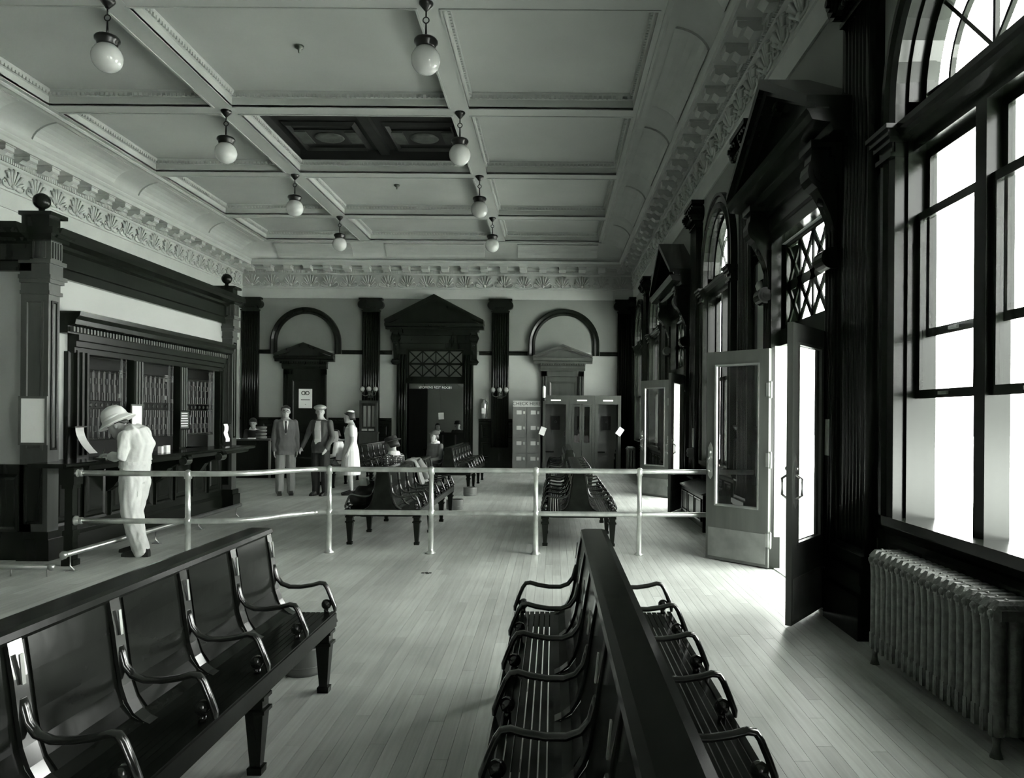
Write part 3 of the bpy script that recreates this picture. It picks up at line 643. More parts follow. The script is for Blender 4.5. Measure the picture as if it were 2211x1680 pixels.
def grille(u0, u1):
    b = MB(PT); d = -.02; z0, z1 = 1.06, 2.22; t = .005
    def seg(p, q, r=t): b.tube([(p[0], d, p[1]), (q[0], d, q[1])], r, 4, up=(0, 1, 0), smooth=False)
    W_ = u1 - u0
    for z in (z0 + .16, z0 + .19, z1 - .015, z1 - .16, z1 - .19, (z0 + z1) / 2 - .05, (z0 + z1) / 2 + .05): seg((u0, z), (u1, z))
    for u in (u0 + .015, u0 + .10, u0 + .13, u1 - .13, u1 - .10, u1 - .015): seg((u, z0 + .16), (u, z1))
    n = 6; w = (W_ - .30) / n
    for k in range(n):
        a = u0 + .15 + k * w; c = a + w / 2; zm = (z0 + z1) / 2
        for zz, s in ((zm + .05, 1), (zm - .05, -1)):
            p = [(a + w * .1, zz), (a + w * .1, zz + s * .20), (c, zz + s * .20), (c, zz + s * .27), (a + w * .12, zz + s * .27), (a + w * .12, zz + s * .35), (a + w * .85, zz + s * .35), (a + w * .85, zz + s * .10), (c + w * .1, zz + s * .10), (c + w * .1, zz)]
            for q, r in zip(p, p[1:]): seg(q, r, .005)
            seg((a + w, zz), (a + w, zz + s * .36), .004)
        b.lathe([(.018, -.008), (.026, 0), (.018, .008)], (c, d, zm), ax='y', seg=8)
    for uu in (u0 + .055, u1 - .055):
        for zz in (z1 - .085, (z0 + z1) / 2):
            for sx in (-1, 1): seg((uu - .035, zz - sx * .05), (uu + .035, zz + sx * .05), .005)
    G = tb(b, 'grille', 'grille')
    return G
for a, b in ((8.82, 9.79), (9.99, 10.99), (11.19, 12.28)): grille(a, b)
tb(MB(PT).box(8.4, 12.5, -.62, -.58, .9, 3.0).box(8.4, 12.5, -.62, -.1, 2.9, 2.95), 'inner_screen', 'dark')  # dark sheet and lid added to stand for shade inside the office
for a0 in (8.9, 10.05, 11.27):
    for k, z in enumerate((2.02, 2.02, 2.02, 1.75, 1.70, 1.72)):
        u = a0 + .24 + (k % 3) * .20
        tb(MB(PT).box(u, u + .055 + .03 * (k < 3), -.42, -.40, z, z + (.10 if k < 3 else .06)), 'ticket_rack', 'wall_lt')
# counter with consoles
cb = tb
cb(MB(PT).extu([(.02, .985), (.54, .985), (.57, 1.0), (.57, 1.02), (.55, 1.03), (.02, 1.03)], 8.16, 12.52).extu([(.18, .985), (.54, .985), (.57, 1.0), (.57, 1.02), (.55, 1.03), (.18, 1.03)], 7.66, 8.16), 'counter_top', 'wood')
cb(MB(PT).extu([(.06, .87), (.46, .93), (.48, .985), (.06, .985)], 8.20, 12.50), 'counter_apron', 'wood')
for u in (9.3, 10.4, 11.5):
    P = [(.06, .98), (.50, .98), (.52, .93), (.46, .87), (.36, .86), (.24, .80), (.14, .66), (.06, .60)]
    cb(MB(PT).ext(P, u - .06, u + .06, lambda d, z, t: (t, d, z)), 'console', 'wood')
    cb(MB(PT).ext([(.45 + .055 * math.cos(2 * PI * k / 14), .90 + .055 * math.sin(2 * PI * k / 14)) for k in range(14)], u - .08, u + .08, lambda d, z, t: (t, d, z)), 'console_scroll', 'bronze')
q = MB(); x, y = -4.88, 7.74
for hw, z0, z1 in ((.06, 0, .06), (.045, .06, .30), (.055, .30, .36), (.04, .36, .78), (.06, .78, .82), (.075, .82, .985)): q.box(x - hw, x + hw, y - hw, y + hw, z0, z1)
cb(q, 'end_post', 'wood')
# foot rails
fr = thing('foot_rail', 'brass foot rail on slim stands along the ticket counter', 'foot rail', (-4.70, 9.4, 0))
o = MB().tube([(0, -2.05, .175), (0, 2.1, .175)], .028, 10).sphere((0, -2.05, .175), .04, 8, 6).build('pipe', 'brass', fr)
for y in (-1.95, -.35, .75, 1.95): MB().tube([(0, y, .15), (0, y, .05), (.04, y, .01)], .008, 6).box(-.03, .06, y - .03, y + .03, 0, .008).build('stand', 'brass', fr)
fr2 = thing('foot_rail', 'short low brass foot rail with ball end left of the counter post', 'foot rail', (-5.3, 7.2, 0))
MB().tube([(-.9, 0, .09), (.58, 0, .09)], .025, 10).sphere((.58, 0, .09), .035, 8, 6).build('pipe', 'brass', fr2)
for xx in (-.6, .2, .54): MB().tube([(xx, 0, .08), (xx, 0, .0)], .008, 6).build('stand', 'brass', fr2)
# ================================================================== pipe railing across the hall
rl = thing('pipe_railing', 'two-rail metal pipe railing crossing the hall', 'railing', (0, 8.55, 0))
RY = 0.0
def rail_path(z):
    p = [(-4.80, -.82, z), (-4.2, -.82, z), (-3.7, -.80, z), (-3.40, -.77, z), (-3.15, -.68, z), (-2.98, -.48, z), (-2.84, -.24, z), (-2.68, -.07, z), (-2.5, 0, z), (-1.36, 0, z), (-.19, 0, z), (.97, 0, z), (2.24, 0, z)]
    out = []                              # smooth with Catmull-Rom
    V = [Vector(a) for a in p]
    for i in range(len(V) - 1):
        a, b, c, d = V[max(i - 1, 0)], V[i], V[i + 1], V[min(i + 2, len(V) - 1)]
        for k in range(4 if 2 <= i <= 7 else 1):
            t = k / 4 if 2 <= i <= 7 else 0; out.append(.5 * ((2 * b) + (c - a) * t + (2 * a - 5 * b + 4 * c - d) * t * t + (3 * b - a - 3 * c + d) * t ** 3))
    out.append(V[-1]); return [tuple(v) for v in out]
MB().tube(rail_path(.935), .029, 10).build('upper_rail', 'pipe', rl)
MB().tube(rail_path(.455), .028, 10).build('lower_rail', 'pipe', rl)
for px_, py_ in ((-3.70, -.80), (-2.5, 0), (-1.36, 0), (-.19, 0), (.97, 0)):
    ps = MB().lathe([(.055, 0), (.055, .012), (.03, .03), (.032, .06), (.027, .42), (.036, .425), (.040, .455), (.036, .485), (.026, .49), (.026, .88), (.036, .885), (.042, .935), (.038, .955), (.02, .972), (.004, .978)], (px_, py_, 0), seg=12).build('post', 'pipe', rl)
for z, X in ((.935, -4.80), (.455, -4.80)): MB().lathe([(.05, -.03), (.05, -.015), (.035, 0), (.03, .05)], (X, -.82, z), ax='x', seg=12).sphere((X + .03, -.82, z), .036, 10, 8).build('end_flange', 'pipe', rl)
# ================================================================== benches
SP, NS = .515, 6; BL = SP * NS
def off(prof, t):      # offset open profile to its right side
    out = []
    for i, p in enumerate(prof):
        a, b = prof[max(i - 1, 0)], prof[min(i + 1, len(prof) - 1)]; dx, dz = b[0] - a[0], b[1] - a[1]; L = math.hypot(dx, dz)
        out.append((p[0] - dz / L * t, p[1] + dx / L * t))
    return out
BP = [(.062, .865), (.078, .76), (.094, .64), (.108, .56), (.128, .50), (.16, .455), (.20, .432), (.225, .428)]
def make_bench(label, group=None):
    b = thing('waiting_bench', label, 'bench', group=group)
    MB().loft([[(x, y, z) for x, z in ((-.068, .862), (-.075, .875), (-.07, .895), (-.045, .90), (.045, .90), (.07, .895), (.075, .875), (.068, .862))] for y in (-.03, BL + .03)]).build('top_rail', 'wood2', b)
    MB().box(-.03, .03, .02, BL - .02, .45, .865).build('core_panel', 'wood2', b)
    for y0, y1 in ((-.025, .02), (BL - .02, BL + .025)):
        half = [(.062, .865), (.076, .76), (.092, .64), (.106, .56), (.126, .49), (.16, .445), (.22, .415), (.44, .40), (.45, .37), (.40, .35), (.30, .345)]
        poly = half + [(-x, z) for x, z in half[::-1]]
        MB().ext(poly, y0, y1, lambda x, z, t: (x, t, z)).build('end_panel', 'wood2', b)
    bm_ = MB(); w0, w1 = .03, SP - .03
    bm_.loft([[(x, w0, z) for x, z in BP + off(BP, -.012)[::-1]], [(x, w1, z) for x, z in BP + off(BP, -.012)[::-1]]], smooth=False)
    inner = BP[0:6]; ip = off(inner, .006)
    ring = []
    bm_.loft([[(x, w0 + .035, z) for x, z in ip + inner[::-1]], [(x, w1 - .035, z) for x, z in ip + inner[::-1]]])
    st = MB(); stp = [(.060, .868), (.080, .76), (.096, .64), (.110, .56), (.130, .50), (.158, .458), (.195, .434), (.222, .426)]
    o14 = off(stp, .014); so_ = [(p[0] + (q[0] - p[0]) * f, p[1] + (q[1] - p[1]) * f) for p, q, f in zip(stp, o14, (1, 1, 1, 1, 1, .75, .45, .2))]
    st.loft([[(x, yy, z) for x, z in so_ + stp[::-1]] for yy in (-.03, .03)])
    pl = MB(); pq = off([(.078, .83), (.082, .79), (.087, .74)], .013); pl.loft([[(x, yy, z) for x, z in off(pq, .005) + pq[::-1]] for yy in (-.008, .008)])
    arm = MB(); ap = [(.100, .70), (.106, .67), (.116, .63), (.145, .592), (.19, .575), (.25, .575), (.315, .585), (.360, .598), (.385, .594), (.402, .57), (.425, .515), (.445, .462), (.447, .44)]
    arm.tube([(x, 0, z) for x, z in ap], 0, 8, flat=(.021, .012), up=(0, 0, 1)) if False else None
    rings = []
    for i, (x, z) in enumerate(ap):
        a, c = ap[max(i - 1, 0)], ap[min(i + 1, len(ap) - 1)]; dx, dz = c[0] - a[0], c[1] - a[1]; L = math.hypot(dx, dz); nx, nz = -dz / L, dx / L
        hw, hh = (.021, .012) if 0 < i < len(ap) - 1 else (.016, .008)
        rings.append([(x + nx * hh * math.sin(t), hw * math.cos(t), z + nz * hh * math.sin(t)) for t in [2 * PI * k / 8 + .39 for k in range(8)]])
    arm.loft(rings, smooth=True)
    ball = MB().sphere((.398, 0, .478), .029, 12, 8).lathe([(.014, .425), (.016, .45)], (.398, 0, 0), seg=8)
    lp = [(.030, 0), (.032, .03), (.022, .035), (.038, .26), (.048, .265), (.048, .28), (.036, .285), (.036, .32), (.047, .325), (.047, .34), (.04, .345), (.04, .41)]
    leg = MB().loft([[(sx * r, sy * r, z) for sx, sy in ((-1, -1), (1, -1), (1, 1), (-1, 1))] for r, z in lp])
    slat = MB().box(0, .0235, .0, BL, 0, .014)
    ap_ = MB().box(-.012, .012, 0, BL, .35, .425)
    def keep(mb, n, m): o = mb.build(n, m); me = o.data; bpy.data.objects.remove(o); me.name = n; return me
    D = dict(back=keep(bm_, 'back_panel', 'wood2'), stile=keep(st, 'stile', 'armwood'), plate=keep(pl, 'slot_plate', 'brass'), arm=keep(arm, 'arm', 'armwood'), ball=keep(ball, 'ball', 'armwood'), leg=keep(leg, 'leg', 'wood'), slat=keep(slat, 'slat', 'wood2'), apron=keep(ap_, 'apron', 'wood2'))
    def mir(me):
        q = me.copy(); q.transform(Matrix.Rotation(PI, 4, 'Z')); return q
    for s in (1, -1):
        E = D if s == 1 else {k: mir(v) for k, v in D.items()}
        yo = lambda y: y if s == 1 else y          # mirrored meshes are turned half round, so origins shift below
        for k in range(NS): obj('back_panel', E['back'], b, loc=(0, k * SP if s == 1 else (k + 1) * SP, 0))
        for k in range(NS + 1):
            so = obj('stile', E['stile'], b, loc=(0, min(max(k * SP, .03), BL - .03), 0)); obj('slot_plate', E['plate'], so)
            a = obj('arm', E['arm'], b, loc=(0, min(max(k * SP, .02), BL - .02), 0)); obj('ball', E['ball'], a)
        for k in range(8): obj('slat', E['slat'], b, loc=(s * (.222 + k * .0285), 0 if s == 1 else BL, .414 + (.006 if k > 6 else 0)))
        obj('apron', E['apron'], b, loc=(s * .438, 0 if s == 1 else BL, 0))
        for y in (.06, 1.03, 2.06, BL - .06): obj('leg', E['leg'], b, loc=(s * .40, y, 0))
    return b
GB = 'double-sided waiting room benches'
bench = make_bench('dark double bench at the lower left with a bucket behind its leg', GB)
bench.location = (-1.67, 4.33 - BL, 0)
for x, y, lab in ((.235, 4.38 - BL, 'nearest double bench seen end-on with its top rail running to the camera'),
                  (-2.02, 9.06, 'double bench behind the railing with a coat over its back'),
                  (.31, 9.06, 'double bench behind the railing between the two rightmost railing posts'),
                  (-4.22, 16.0, 'far double bench behind the woman in white'),
                  (-2.10, 15.3, 'far double bench in front of the rest room portal right side'),
                  (.31, 14.6, 'farthest double bench in front of the telephone booths')):
    c = copy_tree(bench); c.location = (x, y, 0); c['label'] = lab
# ================================================================== pendant lamps
def lamp(x, y, label):
    L = thing('pendant_lamp', label, 'lamp', (x, y, ZB), group='opal globe pendant lamps')
    MB().lathe([(.085, 0), (.085, -.02), (.06, -.05), (.03, -.085), (.018, -.10)], (0, 0, 0), seg=14).build('canopy', 'iron', L)
    MB().tube([(0, 0, -.09), (0, 0, -.17)], .010, 8).tube([(0, 0, -.245), (0, 0, -.42)], [.010, .016], 8).build('rod', 'iron', L)
    MB().tube([(.036 * math.cos(2 * PI * k / 12), 0, -.207 + .036 * math.sin(2 * PI * k / 12)) for k in range(13)], .008, 6, up=(0, 1, 0)).build('link_ring', 'iron', L)
    MB().lathe([(.015, -.39), (.06, -.41), (.125, -.43), (.14, -.45), (.14, -.475), (.115, -.50), (.115, -.52), (.10, -.535)], (0, 0, 0), seg=18).build('fitter', 'iron', L)
    MB().sphere((0, 0, -.675), .172, 20, 14).build('globe', 'opal', L)
for k, y in enumerate((8.97, 12.22, 15.47, 18.72)):
    w = ('nearest', 'second nearest', 'second farthest', 'farthest')[k]
    lamp(-5.27, y, w + ' opal globe pendant lamp in the left ceiling row')
    lamp(-1.53, y, w + ' opal globe pendant lamp in the right ceiling row')
for x, y, lab in ((-3.55, 10.55, 'small hook in the nearer middle ceiling panel'), (-3.50, 16.9, 'small hook in the ceiling panel beyond the skylight')):
    h = MB().lathe([(.07, 0), (.06, -.03), (.02, -.05), (.015, -.09), (.004, -.10)], (0, 0, 0), seg=10).build('ceiling_hook', 'bronze', loc=(x, y, ZP)); tag(h, lab, 'hook')
# ================================================================== radiators
def radiator(label, x, y, nsec, h=.72, pitch=.0735, dp=.22, rz=0):
    r = thing('radiator', label, 'radiator', (x, y, 0), rz, 'cast iron radiators')
    s = MB()
    s.loft([[(0, a, z) for a, z in ((.02 - pitch / 2, .10), (pitch / 2 - .02, .10), (pitch / 2 - .02, .2), (.02 - pitch / 2, .2))], [(dp, a, z) for a, z in ((.02 - pitch / 2, .10), (pitch / 2 - .02, .10), (pitch / 2 - .02, .2), (.02 - pitch / 2, .2))]])
    for cx in (.035, .11, .185): s.loft([[(cx + rr * 1.15 * math.cos(2 * PI * k / 10), rr * .95 * math.sin(2 * PI * k / 10), z) for k in range(10)] for rr, z in ((.028, .10), (.033, .14), (.031, .22), (.030, .56), (.034, .62), (.031, .66))], smooth=True)
    hp = pitch / 2 - .002
    s.loft([[(a, b * hp, z) for a, b in ((.0, -.6), (.0, .6), (.03, 1), (dp - .03, 1), (dp, .6), (dp, -.6), (dp - .03, -1), (.03, -1))] for z in (.63, .68)])
    s.loft([[(.0 + e, -hp * q, z) if i == 0 else (.0 + e, hp * q, z) if i == 1 else (dp - e, hp * q, z) if i == 2 else (dp - e, -hp * q, z) for i in range(4)] for e, q, z in ((.0, .9, .68), (.015, .8, .70), (.03, .45, .72))])
    s.sphere((.005, 0, .66), .022, 8, 5); s.sphere((dp - .005, 0, .66), .022, 8, 5); s.sphere((.07, 0, .715), .014, 6, 4)
    o = s.build('section', 'rad'); me = o.data; bpy.data.objects.remove(o)
    for k in range(nsec): obj('section', me, r, loc=(0, k * pitch, 0))
    for yy in (0, (nsec - 1) * pitch):
        for xx in (.03, dp - .03): MB().lathe([(.03, 0), (.02, .03), (.016, .06), (.024, .12)], (xx, yy, 0), seg=8).build('foot', 'rad', r)
    MB().lathe([(.02, -.09), (.02, .02)], (.11, (nsec - 1) * pitch + .04, .15), ax='y', seg=8).build('valve_pipe', 'rad', r)
    return r
radiator('silver painted cast iron radiator under the nearest window', 2.01, 3.50, 19)
radiator('small radiator in the far right corner beyond the street doors', 2.02, 20.75, 7, rz=0)
M['wall_board'] = mat('sign_board', g(.5, .04), .6)
# ================================================================== notices and small things at the ticket office
def sheet(name, pts, w, mt, par, label=None, axis='y'):   # bent sheet: pts [(x,z)] extruded along y by w
    m = MB(); t = .002
    m.loft([[(x, y, z) for x, z in pts + [(a + t, c + t) for a, c in pts[::-1]]] for y in (0, w)])
    return m.build(name, mt, par)
def notice(label, loc, w, h, normal, fr=.02, mt='paper', frame='wood', lines=0, cat='notice', name='framed_notice'):
    """flat framed sheet; normal '+x','-y'"""
    t = thing(name, label, cat, loc)
    f = (lambda u, d, z: (d, u, z)) if normal == '+x' else ((lambda u, d, z: (-d, u, z)) if normal == '-x' else (lambda u, d, z: (u, -d, z)))
    MB(f).box(-w / 2, w / 2, 0, .006, 0, h).build('sheet', mt, t)
    if frame:
        for a, b, c, e in ((-w / 2 - fr, w / 2 + fr, -fr, 0), (-w / 2 - fr, w / 2 + fr, h, h + fr), (-w / 2 - fr, -w / 2, 0, h), (w / 2, w / 2 + fr, 0, h)): MB(f).box(a, b, 0, .015, c, e).build('frame_bar', frame, t)
    for k in range(lines):
        z = h * (1 - (k + .8) / (lines + .6)); ww = w * R.uniform(.25, .42)
        MB(f).box(-ww, ww, .006, .0075, z, z + h * .28 / lines).build('print_line', 'ink' if mt == 'paper' else 'paper', t)
    return t
notice('large white framed sheet on the ticket office corner pier', (-5.42, 7.965, 1.23), .25, .46, '-y', .025, frame='doorwood')
notice('tall white framed card on the first ticket window mullion', (TX + .10, 9.80, 1.33), .24, .31, '+x', .02, frame='wood3')
notice('dark lettered card hung on the second ticket window mullion', (TX + .10, 11.07, 1.33), .26, .24, '+x', .02, mt='ink', lines=6)
c_ = MB().box(0, .004, -.04, .04, 0, .13).build('small_card', 'paper', loc=(TX + .0, 11.42, 1.38)); tag(c_, 'small white card fixed to the third ticket grille', 'card')
for lab, y, bend in (('long white sheet curling off a bar left of the ticket windows', 8.52, .16), ('long white sheet hanging from a bar right of the ticket windows', 12.36, .03)):
    t = thing('hanging_sheet', lab, 'paper', (TX + .12, y, 1.09))
    sheet('paper_sheet', [(bend * (1 - k / 6) ** 2 + (.012 * math.sin(k * 1.7) if bend < .1 else 0), .29 * k / 6) for k in range(7)], .15, 'paper', t)
    MB().box(-.005, .03, -.05, .20, .29, .305).build('bar', 'wood', t)
for k, (y, w) in enumerate(((9.92, .05), (10.07, .10))):
    o = MB().box(0, .05, -w / 2, w / 2, 0, .085 + .01 * k).box(.0, .05, -w / 2 - .002, w / 2 + .002, .06, .064).build('card_holder', 'paper', loc=(-5.12, y, 1.03)); tag(o, ('narrow', 'wide')[k] + ' white card block standing on the ticket counter', 'card box')
iw = MB().lathe([(.03, 0), (.03, .03), (.014, .04), (.014, .06), (.02, .065)], (0, 0, 0), seg=10).build('inkwell', 'glass', loc=(-5.08, 9.65, 1.03)); tag(iw, 'small glass inkwell on the ticket counter beside the white cards', 'inkwell')
o = MB().box(-.07, .07, -.05, .05, 0, .012).tube([(0, 0, .01), (.02, .01, .11)], .005, 6).build('pen_stand', 'bronze', loc=(-5.05, 8.55, 1.03)); tag(o, 'pen stand on the near end of the ticket counter', 'pen stand')
o = MB().box(-.1, .1, -.12, .12, 0, .004).box(-.07, .09, -.02, .2, .004, .007).build('form_sheets', 'paper', loc=(-5.12, 8.85, 1.03)); tag(o, 'loose paper forms lying on the ticket counter by the writing man', 'paper')
# ================================================================== right wall bits
notice('narrow grey paper notice pinned to the near jamb of the street door', (XR - .125, 6.12, 1.25), .09, .29, '-x', 0, mt='wall_lo', frame=None)
notice('narrow pale calendar sheet on the pilaster beyond the near street door', (XR - .11, 12.06, 1.07), .14, .30, '-x', 0, mt='wall_lo', frame=None)
o = MB().box(-.09, 0, -.06, .06, 0, .13).box(-.10, -.09, -.05, .05, .015, .05).box(-.10, -.09, -.05, .05, .07, .11).build('leaflet_box', 'steel', loc=(XR - .112, 12.05, .92)); tag(o, 'small metal leaflet box under the calendar sheet on the pilaster', 'box')
o = MB().box(-.012, 0, -.035, .035, 0, .11).lathe([(.01, -.02), (.008, -.012)], (0, 0, .07), ax='x', seg=8).lathe([(.01, -.02), (.008, -.012)], (0, 0, .035), ax='x', seg=8).build('switch_plate', 'bronze', loc=(XR, 5.325, 1.74)); tag(o, 'small switch plate on the wall beside the nearest window', 'switch')
bl = thing('wall_gong', 'round metal gong bell on the wall beyond the near street door', 'bell', (XR - .02, 8.50, 3.01))
MB().lathe([(.055, 0), (.055, -.03), (.05, -.045), (.038, -.05), (.036, -.04), (.02, -.045), (.018, -.06), (.004, -.065)], (0, 0, 0), ax='x', seg=18).build('gong', 'brass', bl)
MB().box(0, .02, -.07, .07, -.07, .07).build('back_plate', 'wood', bl)
ch = thing('wall_chest', 'low dark wooden chest with sloping lid below the second window', 'chest', (2.0, 10.2, 0))
MB().box(0, .26, 0, 1.7, .06, .50).build('body', 'wood', ch)
MB().ext([(-.02, .50), (.26, .58), (.26, .60), (-.02, .52)], -.02, 1.72, lambda x, z, t: (x, t, z)).build('lid', 'wood3', ch)
for y in (.02, 1.62): 
    for x in (.01, .19): MB().box(x, x + .06, y, y + .06, 0, .06).build('foot', 'wood', ch)
for k in range(3): MB(lambda u, d, z: (-d, u, z)).frame(.08 + k * .53, .55 + k * .53, .14, .44, [(0, 0), (0, .015), (.02, .012), (.035, .003)]).build('front_panel', 'wood', ch)
# ================================================================== spittoon buckets
def bucket(label, x, y, r=.12, h=.16):
    b = thing('spittoon', label, 'bucket', (x, y, 0), group='low metal spittoon buckets')
    MB().lathe([(r * .96, 0), (r, .02), (r, h - .01), (r + .004, h), (r - .006, h + .003), (r - .012, h - .008)], (0, 0, 0), seg=24).build('body', 'steel', b)
    MB().lathe([(r - .012, h - .008), (r - .012, .1), (.001, .1)], (0, 0, 0), seg=24).build('liner', 'white', b)
    MB().lathe([(r + .001, .045), (r + .005, .05), (r + .001, .055)], (0, 0, 0), seg=24).build('hoop', 'steel', b)
    for k in range(4): MB().box(-.03 + .02 * k, -.02 + .02 * k, .02 * (k % 2), .008 + .02 * (k % 2), .1, .104).build('scrap', 'ink', b)
bucket('pale rimmed round bucket behind the leg of the lower left bench', -1.49, 4.60)
bucket('round bucket on the floor near the far bench and the portal', -1.60, 14.75, .13)
bucket('round bucket at the far end of the bench with the coat', -1.62, 12.62, .14)
for k, (dx, dy) in enumerate(((0, 0), (.035, .01), (.07, .0), (.05, -.03))):
    o = MB().box(-.012, .012, -.01, .01, 0, .008).box(-.02, -.008, -.004, .012, 0, .005).build('floor_scrap', 'ink', loc=(-1.265 + dx, 7.48 + dy, .0)); tag(o, 'tiny dark scrap of litter on the open floor before the railing', 'litter', 'litter scraps before the railing')
# ================================================================== back wall furniture
# lockers
lk = thing('locker_bank', 'grey steel check lockers in two columns of four', 'lockers', (-.76, 21.6, 0))
MB().box(-.40, .40, .02, .55, 0, 1.80).build('cabinet_body', 'steel', lk)
for cx in (-.2, .2):
    for k in range(4):
        z0 = .06 + k * .435
        d = MB().box(cx - .185, cx + .185, 0, .02, z0, z0 + .415).build('locker_door', 'steel', lk)
        MB().box(cx - .08, cx + .06, -.006, 0, z0 + .22, z0 + .33).build('label_plate', 'wall_board', d)
        MB().box(cx + .10, cx + .16, -.02, 0, z0 + .23, z0 + .31).lathe([(.02, -.035), (.02, -.02)], (cx + .13, 0, z0 + .27), ax='y', seg=10).build('coin_lock', 'pipe', d)
sg = thing('check_sign', 'pale board lettered CHECK HERE on top of the lockers', 'sign', (-.76, 21.62, 1.80))
MB().box(-.38, .38, 0, .03, 0, .17).build('board', 'wall_board', sg)
text_mesh('lettering', 'CHECK HERE', .135, 'ink', sg, Matrix.Translation((0, -.003, .085)) @ Matrix.Rotation(PI / 2, 4, 'X'))
# telephone booths
def booth(k, label, closed):
    x0 = -.30 + k * .735; W_ = .73; b = thing('telephone_booth', label, 'phone booth', (x0 + W_ / 2, 21.5, 0), group='row of telephone booths')
    h = W_ / 2; Ht = 2.10
    MB().box(-h, -h + .03, 0, .74, 0, Ht).build('side_panel', 'wood3', b); MB().box(h - .03, h, 0, .74, 0, Ht).build('side_panel', 'wood3', b)
    MB().box(-h + .03, h - .03, .70, .74, 0, Ht).build('back_board', 'steel', b); MB().box(-h, h, -.01, .75, Ht, Ht + .03).build('roof', 'wood3', b)
    MB().box(-h + .03, h - .03, 0, .03, 1.88, Ht).build('header', 'wood3', b); MB().box(-.14, .14, -.008, 0, 1.97, 2.01).build('name_plate', 'paper', b)
    MB().box(-h + .03, -h + .08, 0, .03, 0, 1.88).box(h - .08, h - .03, 0, .03, 0, 1.88).build('door_frame', 'wood3', b)
    ph = MB().box(-.12, .12, .58, .70, 1.15, 1.55).build('telephone', 'iron', b)
    MB().lathe([(.035, 0), (.02, -.06), (.03, -.1)], (0, .57, 1.38), ax='y', seg=10).build('mouthpiece', 'iron', ph)
    MB().box(-h + .04, -.05, .45, .70, .50, .53).build('seat', 'wood', b)
    if closed:
        for a, c in ((-h + .085, -.005), (.005, h - .085)):
            d = MB(lambda u, d, z: (u, d, z)).frame(a, c, .02, 1.87, [(0, .005), (.06, .005), (.06, .03), (0, .03)], cap=False).frame(a, c, .02, 1.87, [(0, .005), (0, .03)], cap=False).box(a + .05, c - .05, .008, .028, .07, .8).build('door', 'wood3', b)
            MB().box(a + .06, c - .06, .015, .019, .8, 1.81).build('pane', 'glass', d)
    else:
        d = MB().box(h - .085, h - .055, .03, .62, .02, 1.87).build('door', 'wood3', b)
        MB().tube([(h - .09, .5, .95), (h - .12, .5, .97), (h - .12, .5, 1.1), (h - .09, .5, 1.12)], .008, 6).build('pull', 'brass', d)
booth(0, 'left open telephone booth beside the check lockers', False); booth(1, 'middle telephone booth with its glazed door shut on a caller', True); booth(2, 'right open telephone booth near the corner', False)
for x, lab, a in ((-.30, 'tilted white card hung on the left edge of the telephone booths', .35), (1.87, 'tilted white card hung on the right edge of the telephone booths', .6)):
    o = MB().box(-.08, .08, 0, .004, -.115, .115).build('hanging_card', 'paper', loc=(x, 21.47, 1.12)); o.rotation_euler = (0, a, 0); tag(o, lab, 'card')
tl = thing('lamp_tube', 'white glass lamp tube at the left corner of the booths', 'lamp', (-.27, 21.42, 2.05))
MB().lathe([(.02, 0), (.045, .02), (.045, .30), (.03, .33), (.004, .34)], (0, 0, 0), seg=12).build('tube', 'white', tl); MB().sphere((0, 0, -.04), .05, 10, 7).box(-.015, .015, 0, .065, -.05, -.03).build('holder', 'iron', tl)
# sconces, cabinet, extinguisher, poster
def sconce(x, label):
    s = thing('wall_sconce', label, 'lamp', (x, YB - .12, 2.14), group='three-globe brass sconces')
    MB().box(-.07, .07, -.03, 0, -.10, .10).sphere((0, -.05, 0), .05, 8, 6).build('back_plate', 'bronze', s)
    for dx in (-.19, 0, .19):
        a = MB().tube([(0, -.06, 0), (dx * .5, -.16, -.06), (dx, -.18, -.02), (dx, -.18, .05)], .013, 6).lathe([(.02, .05), (.045, .07), (.05, .085)], (dx, -.18, 0), seg=10).build('arm', 'bronze', s)
        MB().sphere((dx, -.18, .145), .075, 12, 8).build('globe', 'opal2', a)
sconce(-5.32, 'three-globe sconce on the pilaster above the glazed cabinet'); sconce(-1.56, 'three-globe sconce on the pilaster beside the fire extinguisher')
vc = thing('vending_cabinet', 'narrow glazed wooden cabinet standing against the pilaster by the nurse', 'cabinet', (-5.32, YB - .38, 0))
MB().box(-.27, .27, 0, .18, 0, 1.0).box(-.29, .29, -.02, .18, 1.0, 1.05).build('pedestal', 'wood3', vc)
MB().box(-.25, .25, .15, .18, 1.05, 1.95).box(-.25, -.20, 0, .15, 1.05, 1.95).box(.20, .25, 0, .15, 1.05, 1.95).box(-.25, .25, 0, .18, 1.88, 1.95).build('case', 'wood3', vc)
MB().box(-.20, .20, .01, .016, 1.05, 1.88).build('pane', 'glass', vc)
for k in range(3): MB().box(-.15 + k * .12, -.07 + k * .12, .08, .14, 1.2, 1.8).build('column_stack', 'wall_lo', vc)
for k in range(2): MB().box(-.18 + k * .2, -.02 + k * .2, -.005, .0, 1.08, 1.14).build('coin_slot', 'pipe', vc)
fe = thing('fire_extinguisher', 'cylindrical metal fire extinguisher hung on the back wall', 'extinguisher', (-2.02, YB - .12, 1.46))
MB().lathe([(.07, 0), (.085, .02), (.085, .40), (.06, .46), (.03, .50), (.03, .54), (.05, .55), (.05, .57), (.01, .58)], (0, 0, 0), seg=16).build('cylinder', 'brass', fe)
MB().tube([(.03, -.02, .52), (.11, -.04, .46), (.12, -.05, .25), (.10, -.05, .05)], .01, 6).build('hose', 'iron', fe)
MB().box(-.06, .06, -.088, -.086, .14, .3).build('label_plate', 'paper', fe); MB().box(-.03, .03, .07, .115, .2, .55).build('bracket', 'iron', fe)
po = thing('door_poster', 'white poster with a round emblem on the dark arched door', 'poster', (-7.22, YB - .065, 1.72))
MB().box(-.195, .195, 0, .004, 0, .56).build('sheet', 'paper', po)
